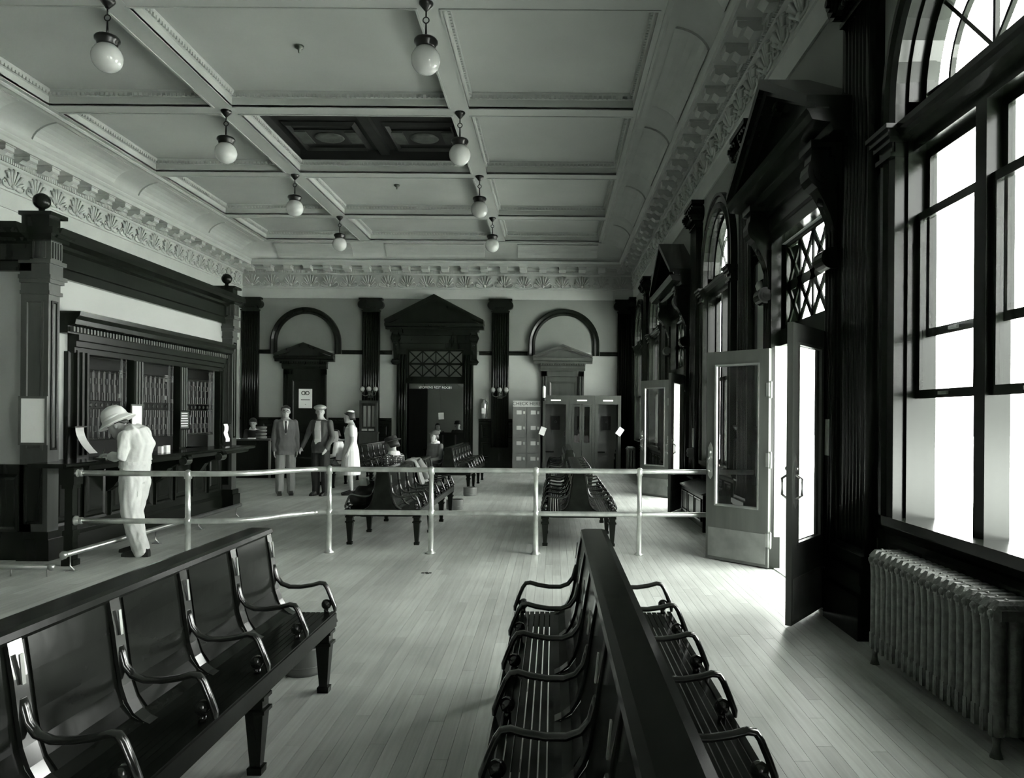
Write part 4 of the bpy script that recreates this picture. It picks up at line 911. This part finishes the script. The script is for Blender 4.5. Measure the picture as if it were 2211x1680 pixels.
f2 = lambda u, d, z: (u, -d, z)
for sx in (-1, 1): MB().tube([(sx * .055 + .055 * math.cos(2 * PI * k / 16), -.004, .44 + .05 * math.sin(2 * PI * k / 16)) for k in range(17)], .012, 5, up=(0, 1, 0)).build('emblem', 'ink', po)
MB().box(-.03, .03, -.004, 0, .42, .46).build('emblem', 'ink', po)
for z, w in ((.235, .13), (.10, .01)): MB().box(-w, w, -.003, 0, z, z + .02).build('print_line', 'wood3', po)
# information desk
dk = thing('information_desk', 'dark counter desk with pale edges at the far left', 'desk', (-7.6, 18.4, 0))
MB().box(-.75, .75, 0, .05, 0, .90).box(-.75, -.70, .05, .7, 0, .90).build('front_board', 'wood', dk); MB().box(-.78, .80, -.03, .75, .90, .935).build('desk_top', 'wood3', dk)
MB().box(.75, .80, -.02, .03, 0, .90).build('corner_post', 'wall_lo', dk); MB().box(1.28, 1.31, -.02, .01, 0, .90).build('corner_post', 'wall_lo', dk); MB().box(.80, 1.31, .0, .03, .86, .90).build('rail', 'wood', dk); MB().box(.80, 1.28, .02, .05, 0, .86).build('side_board', 'wood', dk)
for k, (x, y) in enumerate(((-.35, .1), (-.05, .06), (.3, .1))):
    o = MB().box(-.08, .08, -.05, .05, 0, .012 + .01 * k).build('desk_paper', 'paper', loc=(-7.6 + x, 18.4 + y, .935)); tag(o, ('left', 'middle', 'right')[k] + ' small stack of white papers on the information desk', 'paper')
bs = thing('letter_tray', 'stack of rounded letter trays on the information desk', 'tray', (-7.13, 18.66, .935))
for k in range(4): MB().lathe([(.11, .08 * k), (.13, .08 * k + .03), (.13, .08 * k + .06), (.09, .08 * k + .07)], (0, 0, 0), seg=16).build('tray', 'steel', bs)
# rest room: bench, hanging globe, card
rb = thing('rest_room_settee', 'dark high-backed settee inside the rest room', 'settee', (-2.9, 24.2, 0))
MB().box(-.85, .85, 0, .05, 0, .97).box(-.9, .9, -.02, .07, .97, 1.0).build('back', 'wood', rb); MB().box(-.85, .85, .05, .5, .40, .45).build('seat', 'wood', rb)
for x in (-.85, .80): MB().box(x, x + .05, .05, .5, 0, .65).build('arm_end', 'wood', rb)
for x in (-.6, -.2, .2, .6): MB().box(x - .02, x + .02, -.03, 0, .5, .92).build('stile', 'wood3', rb)
rb2 = thing('rest_room_bench', 'plain dark bench along the back of the rest room', 'bench', (-3.3, 25.45, 0))
MB().box(-1.0, 1.0, -.22, .25, .39, .43).build('seat', 'wood', rb2)
for x in (-.95, -.02, .88): MB().box(x, x + .06, -.2, .22, 0, .39).build('support', 'wood', rb2)
ol = thing('pendant_lamp', 'pale bowl lamp seen inside the top of the rest room portal', 'lamp', (-2.78, 23.2, 2.52))
MB().lathe([(.16, 0), (.15, -.05), (.11, -.10), (.04, -.13), (.004, -.135)], (0, 0, 0), seg=18).build('bowl', 'opal', ol); MB().tube([(0, 0, 0), (0, 0, 1.38)], .01, 6).build('rod', 'iron', ol)
o = MB().box(-.08, .08, 0, .004, 0, .20).build('hanging_card', 'paper', loc=(-3.29, 21.9, 1.42)); o.rotation_euler = (0, -.06, 0)
o.location = (-3.36, 22.9, 1.42); tag(o, 'small white card seen in the rest room opening', 'card')
MB().tube([(0, .002, .2), (0, .002, 2.48)], .002, 4).build('string', 'iron', o)
# ================================================================== people
M['skin'] = mat('skin', g(.42, .03), .5); M['hair'] = mat('dark_hair', g(.02, .1), .45)
M['khaki'] = mat('pale_cotton', g(.66, .03), .8, var=.08, vscale=(9, 9, 9), bump=1.0, bscale=9); M['helmet'] = mat('pith_helmet', g(.78, .02), .7)
M['greysuit'] = mat('grey_suiting', g(.15, .04), .85, var=.08, vscale=(20, 20, 5), bump=.6, bscale=9); M['palegrey'] = mat('pale_grey_cloth', g(.24, .04), .85)
M['darkcloth'] = mat('dark_cloth', g(.03, .08), .9); M['whitecloth'] = mat('white_cotton', g(.82, .02), .75); M['midcloth'] = mat('mid_grey_cloth', g(.10, .05), .85)
M['shoe'] = mat('shoe_leather', g(.012, .1), .3)
def dots_mat():
    m = mat('polka_dot_cotton', g(.02, .1), .8); nt = m.node_tree; b = nt.nodes['Principled BSDF']
    tc = nt.nodes.new('ShaderNodeTexCoord'); v = nt.nodes.new('ShaderNodeTexVoronoi'); v.inputs['Scale'].default_value = 34; v.inputs['Randomness'].default_value = .25
    nt.links.new(tc.outputs['Object'], v.inputs['Vector']); l = nt.nodes.new('ShaderNodeMath'); l.operation = 'LESS_THAN'; l.inputs[1].default_value = .27
    nt.links.new(v.outputs['Distance'], l.inputs[0]); x = nt.nodes.new('ShaderNodeMix'); x.data_type = 'RGBA'; nt.links.new(l.outputs[0], x.inputs[0])
    x.inputs[6].default_value = (*g(.02, .1), 1); x.inputs[7].default_value = (*g(.7, .02), 1); nt.links.new(x.outputs[2], b.inputs['Base Color']); return m
M['dots'] = dots_mat()
def remesh(mb, name, mt, parent, vox, smooth=3, fold=0.0):
    me = bpy.data.meshes.new(name); me.from_pydata(mb.v, [], mb.f)
    b = bmesh.new(); b.from_mesh(me); bmesh.ops.recalc_face_normals(b, faces=b.faces); b.to_mesh(me); b.free()
    t = bpy.data.objects.new(name, me); COL.objects.link(t)
    md = t.modifiers.new('r', 'REMESH'); md.mode = 'VOXEL'; md.voxel_size = vox; md.use_smooth_shade = True
    if smooth: sm = t.modifiers.new('s', 'SMOOTH'); sm.factor = .5; sm.iterations = smooth
    dg = bpy.context.evaluated_depsgraph_get(); out = bpy.data.meshes.new_from_object(t.evaluated_get(dg))
    bpy.data.objects.remove(t); bpy.data.meshes.remove(me); out.materials.clear(); out.materials.append(M[mt]); out.name = name
    if fold:
        sd = R.uniform(0, 50); mv = [(v.co + v.normal * fold * (noise.noise(Vector((v.co.x * 11 + sd, v.co.y * 11, v.co.z * 4))) + .6 * noise.noise(Vector((v.co.x * 22, v.co.y * 22 + sd, v.co.z * 9 + v.co.y * 6))))) for v in out.vertices]
        for v, q in zip(out.vertices, mv): v.co = q
        out.update()
    out.polygons.foreach_set('use_smooth', [True] * len(out.polygons))
    return obj(name, out, parent)
def rings_along(mb, pts, seg=14):     # pts [(x,y,z, a (half width, y), b (half depth))], spine bends in xz
    P = [Vector(p[:3]) for p in pts]; rg = []
    for i, p in enumerate(pts):
        t = (P[min(i + 1, len(P) - 1)] - P[max(i - 1, 0)]).normalized(); Yv = Vector((0, 1, 0)); f = Yv.cross(t).normalized()
        rg.append([tuple(P[i] + Yv * p[3] * math.cos(2 * PI * k / seg) + f * p[4] * math.sin(2 * PI * k / seg)) for k in range(seg)])
    mb.loft(rg)
def limb(mb, pts, seg=10): 
    P = [Vector(p[:3]) for p in pts]; mb.tube([tuple(p) for p in P], [p[3] for p in pts], seg, up=(.13, .21, .97) if abs((P[-1] - P[0]).normalized().z) < .8 else (1, .1, .05))
    for p in (pts[0], pts[-1]): mb.sphere(p[:3], p[3] * .98, 10, 7)
def hand(mb, w, d, n, curl=.5, s=1.0, side=1):
    w, d, n = Vector(w), Vector(d).normalized(), Vector(n); n = (n - d * n.dot(d)).normalized(); a = d.cross(n).normalized() * side
    pc = w + d * .05 * s; rg = []
    for t, hw, hh in ((-.01, .022, .017), (.02, .033, .017), (.06, .040, .015), (.088, .039, .012)):
        c = w + d * t * s; rg.append([tuple(c + a * hw * s * math.cos(2 * PI * k / 10) + n * hh * s * math.sin(2 * PI * k / 10)) for k in range(10)])
    mb.loft(rg)
    for k, L in enumerate((.068, .078, .072, .056)):
        p = w + d * .082 * s + a * (.028 - .019 * k) * s; ang = 0; path = [tuple(p - d * .02 * s), tuple(p)]
        for j, q in enumerate((.45, .32, .23)):
            ang += curl * (.7 if j == 0 else .9); p = p + (d * math.cos(ang) + n * math.sin(ang)) * L * q * s; path.append(tuple(p))
        mb.tube(path, [.0095 * s, .0095 * s, .009 * s, .008 * s, .0065 * s], 7, up=tuple(a))
    p = w + d * .025 * s + a * .03 * s; path = [tuple(w + d * .02 * s), tuple(p)]
    for q, sp in ((.035, .75), (.03, .45)): p = p + (d * .75 + a * sp + n * .3).normalized() * q * s; path.append(tuple(p))
    mb.tube(path, [.013 * s, .012 * s, .0105 * s, .008 * s], 7, up=tuple(n))
def person(label, loc, rz, sit=False, s=1.0, lean=0.0, head=(0, 0), arms=None, vox=.014, spine=None, headpos=None, legs=None, feet=True, detail=True):
    """local +x is forward, +y the figure's left; returns (root, joints)"""
    t = thing('person', label, 'person', loc, rz); t.scale = (s, s, s)
    J = {}
    if spine is None:
        z0, h = (.52, 0) if sit else (.92, 0)
        sp = [(0, z0 - .06), (.0, z0 + .04), (-.005 + lean * .2, z0 + .18), (.0 + lean * .55, z0 + .35), (-.01 + lean * .85, z0 + .49), (-.01 + lean * .95, z0 + .545), (.0 + lean * 1.05, z0 + .59)]
    else: sp = spine
    J['sp'] = sp; dims = [(.15, .10), (.165, .115), (.14, .10), (.165, .115), (.175, .095), (.10, .07), (.055, .055)]
    J['dims'] = dims
    b = MB(); rings_along(b, [(x, 0, z, a, c) for (x, z), (a, c) in zip(sp, dims)])
    nx, nz = sp[-1]; hx, hz = headpos or (nx + .035 + lean * .15, nz + .105)
    pit, yaw = head; J['head'] = (hx, hz, pit, yaw)
    b.tube([(nx, 0, nz - .04), (hx - .02, 0, hz - .03)], [.055, .052], 10, up=(0, 1, 0))
    H = MB(); HM = Matrix.Translation((hx, 0, hz)) @ Matrix.Rotation(yaw, 4, 'Z') @ Matrix.Rotation(pit, 4, 'Y'); J['HM'] = HM
    H.fn = lambda x, y, z: tuple(HM @ Vector((x, y, z)))
    H.sphere((-.008, 0, .03), .09, 14, 10, (1.1, .86, 1.0)); H.loft([[(cx + a * math.cos(2 * PI * k / 12), c * math.sin(2 * PI * k / 12), z) for k in range(12)] for cx, a, c, z in ((.03, .055, .04, -.125), (.03, .068, .052, -.10), (.02, .078, .062, -.05), (.012, .086, .07, .02), (0, .08, .07, .08))])
    H.loft([[(.086, -.008, .012), (.086, .008, .012), (.09, .006, .02)], [(.112, -.013, -.033), (.112, .013, -.033), (.108, .0, -.02)], [(.088, -.012, -.042), (.088, .012, -.042), (.088, 0, -.03)]])
    for sy in (-1, 1): H.sphere((-.005, sy * .079, -.01), .03, 8, 6, (.6, .35, 1.0))
    H.tube([(.088, -.022, -.072), (.098, 0, -.070), (.088, .022, -.072)], .008, 6)
    b.v, b.f, b.sm = b.v, b.f, b.sm; n0 = len(b.v); b.v += H.v; b.f += [[i + n0 for i in f] for f in H.f]; b.sm += H.sm
    sx, sz = sp[4]
    if arms is None:
        arms = []
        for sy in (1, -1):
            arms.append([(sx, sy * .168, sz), (sx - .02, sy * .215, sz - .30), (sx + .05, sy * .21, sz - .55)] if not sit else [(sx, sy * .185, sz), (sx + .04, sy * .23, sz - .28), (sx + .26, sy * .12, sz - .33)])
    J['arms'] = arms
    for k, A in enumerate(arms):
        sh, el, wr = A[:3]; limb(b, [(*sh, .048), (*el, .038), (*wr, .026)])
        d = Vector(wr) - Vector(el); n = A[3] if len(A) > 3 else ((0, -1 if sh[1] > 0 else 1, 0) if not sit else (0, 0, -1))
        hand(b, wr, d, n, A[4] if len(A) > 4 else .35, 1.0, 1 if sh[1] > 0 else -1)
    hz0 = sp[0][1]; hx0 = sp[0][0]
    if legs is None:
        legs = [[(hx0, sy * .09, hz0), (.43, sy * .10, .50), (.40, sy * .10, .09)] if sit else [(hx0, sy * .09, hz0), (.02, sy * .10, .48), (-.02, sy * .105, .09)] for sy in (1, -1)]
    J['legs'] = legs
    for L in legs:
        hp, kn, an = L[:3]; limb(b, [(*hp, .078), (*kn, .052), ((kn[0] * .5 + an[0] * .5), kn[1] * .5 + an[1] * .5, kn[2] * .55 + an[2] * .45, .05), (*an, .034)])
        b.loft([[(an[0] + x, an[1] + yy * w, max(an[2] - .09, 0) + z) for yy, z in ((-1, .004), (1, .004), (.8, hgt), (-.8, hgt))] for x, w, hgt in ((-.06, .03, .07), (.03, .036, .085), (.12, .042, .05), (.19, .03, .03))])
    body = remesh(b, 'body', 'skin', t, vox * .85, 2); J['body'] = body
    if detail:
        for sy in (-1, 1):
            e = MB(lambda x, y, z: tuple(HM @ Vector((x, y, z)))); e.sphere((.078, sy * .03, .004), .011, 7, 5); e.build('eye', 'hair', t)
            e = MB(lambda x, y, z: tuple(HM @ Vector((x, y, z)))); e.tube([(.086, sy * .015, .026), (.088, sy * .03, .031), (.076, sy * .048, .026)], .005, 5); e.build('eyebrow', 'hair', t)
    return t, J
def torso_cloth(J, upto=5, down=0, ext=0.0, puff=.014, sleeve=1.0, cuff=.004, flare=0.0, hipx=0.0):
    c = MB(); sp, dm = J['sp'], J['dims']; pts = []
    if ext: pts.append((sp[0][0], 0, sp[0][1] - ext, dm[0][0] + puff + flare + hipx, dm[0][1] + puff + .01 + flare * .5 + hipx))
    for i in range(down, upto + 1): 
        p = (puff + (hipx if i < 2 else 0)) if i < 5 else puff * .6
        pts.append((sp[i][0], 0, sp[i][1], dm[i][0] + p, dm[i][1] + p))
    rings_along(c, pts)
    for A in J['arms']:
        sh, el, wr = [Vector(a) for a in A[:3]]
        if sleeve > .6:
            e2 = el.lerp(wr, (sleeve - .5) / .5 * .97); limb(c, [(*sh, .054 + puff * .3), (*(sh.lerp(el, .5)), .050 + puff * .5), (*el, .042 + puff * .4), (*el.lerp(wr, .5), .039 + puff * .4), (*e2, .030 + cuff)])
        elif sleeve > 0:
            limb(c, [(*sh, .066), (*sh.lerp(el, sleeve * 1.6), .06 + cuff)])
    return c
def leg_cloth(J, r=(.098, .075, .06), end=.07, hip=True, drop=0):
    c = MB(); sp = J['sp']
    if hip: rings_along(c, [(sp[0][0], 0, sp[0][1] - .05, .15, .105), (sp[0][0], 0, sp[0][1] + .03, .178, .128), (sp[1][0], 0, sp[1][1] + .04, .172, .122), (sp[1][0], 0, sp[1][1] + .09, .155, .112)])
    for L in J['legs']:
        hp, kn, an = [Vector(q) for q in L[:3]]; dn = an.lerp(kn, -.04 + 0)
        limb(c, [(*hp, r[0]), (*hp.lerp(kn, .5), (r[0] + r[1]) / 2 + .004), (*kn, r[1]), (*kn.lerp(an, .5), (r[1] + r[2]) / 2), (*(an + Vector((0, 0, .0 - end + .07))), r[2])])
    return c
def shoes(J, t, vox=.01):
    for L in J['legs']:
        an = L[2]; fx = L[3] if len(L) > 3 else 0; c = MB(); cs, sn = math.cos(fx), math.sin(fx); z0 = max(an[2] - .09, 0)
        c.fn = lambda x, y, z: (an[0] + x * cs - y * sn, an[1] + x * sn + y * cs, z0 + z)
        c.loft([[(x, yy * w, z) for yy, z in ((-1, .0), (1, .0), (1, hgt * .5), (.75, hgt), (-.75, hgt), (-1, hgt * .5))] for x, w, hgt in ((-.085, .03, .07), (-.06, .038, .10), (.02, .04, .105), (.08, .046, .075), (.15, .047, .055), (.205, .032, .035))])
        c.build('shoe', 'shoe', t)
def hair_cap(J, t, low=-.02, back=.02, mt='hair', size=1.0, name='hair', fw=-.1):
    HM = J['HM']; c = MB(lambda x, y, z: tuple(HM @ Vector((x, y, z)))); rg = []
    seg = 16
    for i in range(7):
        a = PI / 2 * i / 6; ring = []
        for k in range(seg):
            th = 2 * PI * k / seg; fwd = math.cos(th); lowz = low if fwd < fw else (.07 if fwd > .35 else .02)
            z = .128 * math.cos(PI / 2 - a * 0 - PI / 2 + 0) if False else 0
            q = math.sin(a); zz = .03 + .1 * math.cos(a)
            if i == 6: zz = lowz
            elif i == 5: zz = max(lowz + .02, zz) if fwd >= fw else (zz + lowz) / 2
            ring.append((-.014 + .112 * size * q * fwd, .09 * size * q * math.sin(th), zz))
        rg.append(ring)
    c.loft(rg, smooth=True); return c.build(name, mt, t)
def on_head(J): HM = J['HM']; return lambda x, y, z: tuple(HM @ Vector((x, y, z)))
def front_panel(J, t, rows, lift, name, mt):     # cloth strip lying on the front of the torso; rows [(z, half width)]
    sp, dm = J['sp'], J['dims']; rg = []
    for z, hw in rows:
        i = max(k for k in range(len(sp) - 1) if sp[k][1] <= z); f = (z - sp[i][1]) / (sp[i + 1][1] - sp[i][1])
        x0 = sp[i][0] * (1 - f) + sp[i + 1][0] * f; a = dm[i][0] * (1 - f) + dm[i + 1][0] * f; b = dm[i][1] * (1 - f) + dm[i + 1][1] * f
        pts = [(x0 + (b + lift) * math.sqrt(max(0, 1 - (y / (a + lift)) ** 2)), y, z) for y in [hw * (k / 3 - 1) for k in range(7)]]
        rg.append(pts + [(x - .03, y, zz) for x, y, zz in pts[::-1]])
    MB().loft(rg).build(name, mt, t)
# ---- 1. man in pith helmet writing at the counter
sp = [(.02, .83), (.03, .93), (.00, 1.05), (-.03, 1.20), (.02, 1.325), (.075, 1.365), (.12, 1.385)]
arms = [[(.02, .175, 1.30), (-.02, .26, 1.06), (.20, .17, 1.085), (0, 0, -1), .5], [(.02, -.175, 1.30), (.02, -.25, 1.05), (.25, -.11, 1.09), (0, 0, -1), .5]]
legs = [[(.0, .09, .83), (-.01, .11, .45), (-.16, .13, .09), .1], [(.02, -.09, .83), (.09, -.10, .46), (.04, -.11, .09), .15]]
t, J = person('man in pale clothes and pith helmet bent over the ticket counter', (-4.57, 8.38, 0), PI - .12, arms=arms, legs=legs, spine=sp, headpos=(.225, 1.40), head=(.50, .30), vox=.010)
remesh(torso_cloth(J, 5, 1, puff=.026, sleeve=.9, cuff=.016), 'shirt', 'khaki', t, .010, 2, .016)
remesh(leg_cloth(J, (.112, .096, .088), .09), 'trousers', 'khaki', t, .010, 2, .016)
MB().loft([[((.012 + .142 * math.sin(2 * PI * k / 20)), .190 * math.cos(2 * PI * k / 20), z) for k in range(20)] for z in (.985, 1.02)]).build('belt', 'khaki', t)
shoes(J, t); hair_cap(J, t, -.02, fw=-.5)
hm = MB(on_head(J)); hm.lathe([(.175, .00), (.172, .012), (.125, .052), (.118, .07), (.116, .10), (.10, .15), (.07, .185), (.03, .20), (.004, .204)], (-.015, 0, .03), seg=24); H1 = hm.build('pith_helmet', 'helmet', t)
H1.data.transform(J['HM'] @ Matrix.Scale(1.16, 4, (1, 0, 0)) @ Matrix.Scale(.95, 4, (0, 1, 0)) @ J['HM'].inverted())
MB(on_head(J)).lathe([(.119, .062), (.122, .068), (.122, .082), (.118, .088)], (-.015, 0, .03), seg=24).build('helmet_band', 'khaki', t)
# ---- 2. man in grey suit
t, J = person('man in grey double-breasted suit and tie standing before the desk', (-5.12, 14.62, 0), -PI / 2 + .35, s=.985)
remesh(torso_cloth(J, 5, 0, ext=.08, puff=.020, sleeve=1.0, cuff=.012, flare=.008, hipx=.016), 'jacket', 'greysuit', t, .012, 2, .007)
remesh(leg_cloth(J, (.10, .088, .082), .09), 'trousers', 'palegrey', t, .012, 2, .008); shoes(J, t); hair_cap(J, t)
front_panel(J, t, [(1.18, .006), (1.28, .028), (1.40, .05), (1.445, .048)], .026, 'shirt_front', 'whitecloth')
front_panel(J, t, [(1.19, .006), (1.24, .022), (1.38, .014), (1.435, .02)], .034, 'necktie', 'darkcloth')
gl_ = MB(on_head(J))
for sy in (-1, 1): gl_.tube([(.100 - .35 * abs(.024 * math.cos(2 * PI * k / 12) + .03) ** 1.5 * 1.5, sy * .031 + .022 * math.cos(2 * PI * k / 12), .004 + .019 * math.sin(2 * PI * k / 12)) for k in range(13)], .003, 5, up=(1, 0, 0)).tube([(.092, sy * .053, .006), (.0, sy * .082, .008)], .0025, 5)
gl_.build('spectacles', 'iron', t)
# ---- 3. man in dark jacket and flat cap
a3 = [[(-.01, .185, 1.41), (.02, .26, 1.12), (.16, .22, .92)], [(-.01, -.185, 1.41), (.0, -.29, 1.15), (.08, -.36, .93)]]
t, J = person('man in open dark jacket and pale flat cap beside the woman in white', (-4.44, 14.60, 0), -PI / 2 - .25, arms=a3, s=.985, head=(.12, .5))
remesh(torso_cloth(J, 5, 0, ext=.04, puff=.020, sleeve=1.0, cuff=.01, hipx=.014), 'jacket', 'midcloth', t, .012, 2, .008)
remesh(leg_cloth(J, (.10, .085, .075), .09), 'trousers', 'darkcloth', t, .012, 2, .008); shoes(J, t); hair_cap(J, t)
front_panel(J, t, [(.98, .075), (1.10, .07), (1.27, .062), (1.40, .055), (1.445, .05)], .026, 'shirt_front', 'whitecloth')
MB(on_head(J)).sphere((-.005, 0, .085), .12, 16, 9, (1.12, 1.0, .45)).loft([[(.07, -.07, .075), (.07, .07, .075), (.07, .07, .085), (.07, -.07, .085)], [(.165, -.045, .055), (.165, .045, .055), (.165, .045, .063), (.165, -.045, .063)]]).build('flat_cap', 'wall_lo', t)
# ---- 4. woman in white uniform dress
a4 = [[(-.01, .165, 1.40), (-.02, .205, 1.13), (.07, .20, .90)], [(-.01, -.165, 1.40), (.02, -.215, 1.14), (.22, -.15, 1.13), (0, .2, -1), .7]]
t, J = person('woman in white uniform dress and small white cap standing in profile', (-3.90, 14.72, 0), PI + .30, arms=a4, s=.925)
remesh(torso_cloth(J, 4, 1, puff=.02, sleeve=.32, cuff=.012), 'bodice', 'whitecloth', t, .013, 2)
dr = MB(); rings_along(dr, [(.0, 0, .42, .215, .20), (.0, 0, .44, .222, .205), (0, 0, .70, .205, .185), (0, 0, .92, .195, .165), (0, 0, 1.06, .165, .13), (0, 0, 1.12, .155, .12)], 20); dr.build('skirt', 'whitecloth', t)
MB().loft([[(.145 * math.sin(2 * PI * k / 20) * .87, .165 * math.cos(2 * PI * k / 20), z) for k in range(20)] for z in (1.07, 1.105)]).build('belt', 'whitecloth', t)
shoes(J, t); hair_cap(J, t, -.06, size=1.06, fw=.25)
MB(on_head(J)).sphere((-.03, 0, .115), .075, 12, 7, (1.0, .9, .45)).build('nurse_cap', 'whitecloth', t)
for sy in (1, -1): MB().loft([[(.075, sy * .02, 1.38), (.03, sy * .09, 1.43), (.055, sy * .03, 1.43)], [(.12, sy * .03, 1.33), (.06, sy * .10, 1.42), (.07, sy * .03, 1.45)]]).build('collar', 'whitecloth', t)
hb = thing('paper_bag', 'white paper bag held in front of the woman in white', 'bag', (-4.21, 14.66, 1.01))
MB().loft([[(-.07, -.04, 0), (.07, -.04, 0), (.07, .04, 0), (-.07, .04, 0)], [(-.08, -.045, .12), (.08, -.045, .12), (.08, .045, .12), (-.08, .045, .12)], [(-.07, -.01, .22), (.07, -.012, .21), (.07, .012, .21), (-.07, .01, .22)]]).build('bag_body', 'whitecloth', hb)
# ---- seated people
def seated(label, loc, rz, top, bottom='darkcloth', skirt=True, s=1.0, hat=None, head=(0, 0), arms=None, lean=0, collar=True, hairlow=-.06, vox=.015, sleeve=1.0):
    t, J = person(label, loc, rz, sit=True, s=s, head=head, arms=arms, lean=lean, vox=vox)
    remesh(torso_cloth(J, 5, 0, puff=.018, sleeve=sleeve, cuff=.008), 'top_garment', top, t, .015, 2)
    if skirt:
        k = MB(); k.loft([[(x, y * w, z + dz * hh) for y, dz in ((-1, -.5), (-.8, .7), (0, 1), (.8, .7), (1, -.5), (0, -.9))] for x, z, w, hh in ((-.10, .52, .17, .10), (.1, .53, .20, .11), (.35, .53, .21, .09), (.47, .50, .21, .08))]); k.loft([[(cx + rx * math.cos(2 * PI * q / 14), .215 * math.sin(2 * PI * q / 14), z) for q in range(14)] for cx, rx, z in ((.42, .11, .55), (.44, .12, .45), (.43, .12, .32))])
        remesh(k, 'skirt', bottom, t, .016, 2)
    else: remesh(leg_cloth(J, (.095, .085, .075), .09), 'trousers', bottom, t, .016, 2)
    shoes(J, t); hair_cap(J, t, hairlow, size=1.05, fw=.25)
    if collar:
        z = J['sp'][5][1]; x = J['sp'][5][0]
        MB().loft([[(x + (r + .02) * math.cos(2 * PI * q / 14), (r + .03) * math.sin(2 * PI * q / 14), zz) for q in range(14)] for r, zz in ((.085, z - .02), (.075, z + .03), (.055, z + .05))]).build('collar', 'whitecloth', t)
    if hat == 'brim': MB(on_head(J)).lathe([(.16, .05), (.165, .056), (.11, .07), (.105, .12), (.09, .135), (.004, .14)], (-.01, 0, 0), seg=20).build('brimmed_hat', 'darkcloth', t)
    if hat == 'beret': MB(on_head(J)).sphere((-.015, 0, .085), .125, 16, 8, (1.05, 1.0, .5)).build('beret', 'midcloth', t)
    if hat == 'bowler': MB(on_head(J)).lathe([(.13, .045), (.13, .052), (.108, .06), (.10, .13), (.06, .155), (.004, .16)], (-.01, 0, 0), seg=18).build('felt_hat', 'darkcloth', t)
    return t, J
seated('seated woman in polka dot blouse and tilted dark hat behind the bench', (-2.33, 11.15, .04), PI - .5, 'dots', hat='brim', head=(.35, .2), s=.88)
seated('seated woman in dark beret turned towards the camera on the far bench', (-2.41, 15.60, .04), PI + .85, 'greysuit', hat='beret', head=(0, .1), s=.88)
seated('seated woman in white blouse half hidden behind the woman in white', (-4.53, 16.35, .04), PI, 'whitecloth', 'greysuit', lean=.1, head=(.2, .3), s=.88)
seated('clerk in dark jacket with white lapels behind the information desk', (-7.52, 19.35, .10), -PI / 2 + .2, 'darkcloth', 'darkcloth', False, lean=.35, head=(.35, 0))
seated('bareheaded woman seated beyond the settee in the rest room', (-3.85, 25.45, 0), -PI / 2 + .2, 'darkcloth', head=(.1, .3), s=.95)
seated('man in dark felt hat seated in the rest room corner', (-3.17, 25.45, 0), -PI / 2 - .3, 'darkcloth', 'darkcloth', False, hat='bowler', collar=False, head=(.1, .5))
seated('caller in white shirt inside the middle telephone booth', (.80, 22.02, .04), -PI / 2, 'whitecloth', 'darkcloth', False, s=.9, head=(.1, .6), arms=[[(-.01, .185, 1.01), (.03, .20, .78), (.14, .08, .86)], [(-.01, -.185, 1.01), (.03, -.20, .78), (.14, -.08, .86)]])
# seats for those not on benches
def stool(label, loc):
    q = thing('stool', label, 'stool', loc); MB().lathe([(.17, .42), (.18, .43), (.18, .45), (.16, .46)], (0, 0, 0), seg=18).build('seat', 'wood', q)
    for a in range(4): MB().tube([(.12 * math.cos(a * PI / 2 + .78), .12 * math.sin(a * PI / 2 + .78), .42), (.16 * math.cos(a * PI / 2 + .78), .16 * math.sin(a * PI / 2 + .78), 0)], .014, 6).build('leg', 'wood', q)
stool('dark stool under the clerk behind the information desk', (-7.55, 19.4, .0))
# ---- coat over the bench back and a bundle on the near seat
ct_ = thing('draped_coat', 'grey coat draped over the back rail of the middle left bench', 'coat', (-2.02, 11.0, .90))
cm = MB(); ny = 9
prof = [(-.13, -.20), (-.10, -.10), (-.08, -.01), (-.05, .018), (0, .025), (.05, .018), (.085, -.01), (.115, -.10), (.15, -.22), (.19, -.30)]
cm.loft([[(x + .012 * math.sin(j * 2.1 + i), j * .075 - .3, z + .012 * math.cos(j * 1.7 + i * .8) - (.04 * abs(j - 4) / 4 if i > 7 else 0)) for i, (x, z) in enumerate(prof)] + [(x * .9, j * .075 - .3, z - .008 + .012 * math.cos(j * 1.7 + i * .8) - (.04 * abs(j - 4) / 4 if i > 7 else 0)) for i, (x, z) in list(enumerate(prof))[::-1]] for j in range(ny)], smooth=True)
cm.build('coat_cloth', 'palegrey', ct_)
MB().tube([(.08, -.05, .0), (.16, .0, -.12), (.20, .03, -.27)], [.055, .05, .04], 10).build('coat_sleeve', 'palegrey', ct_)
bu = thing('bundle', 'dark patterned bundle with pale cloth on the near end of the bench', 'bundle', (-2.34, 9.50, .43))
q = MB(); q.sphere((0, 0, .13), .13, 12, 8, (1.0, 1.3, 1.0)); q.sphere((.05, .1, .2), .10, 10, 7); q.sphere((-.08, -.05, .08), .1, 10, 7); remesh(q, 'cloth_wrap', 'darkcloth', bu, .015, 4)
MB().loft([[(-.05, -.08, .24), (.05, -.08, .24), (.06, .04, .26), (-.04, .04, .26)], [(-.02, -.05, .32), (.03, -.05, .32), (.03, .0, .33), (-.02, .0, .33)]]).build('pale_cloth', 'wall_lo', bu)
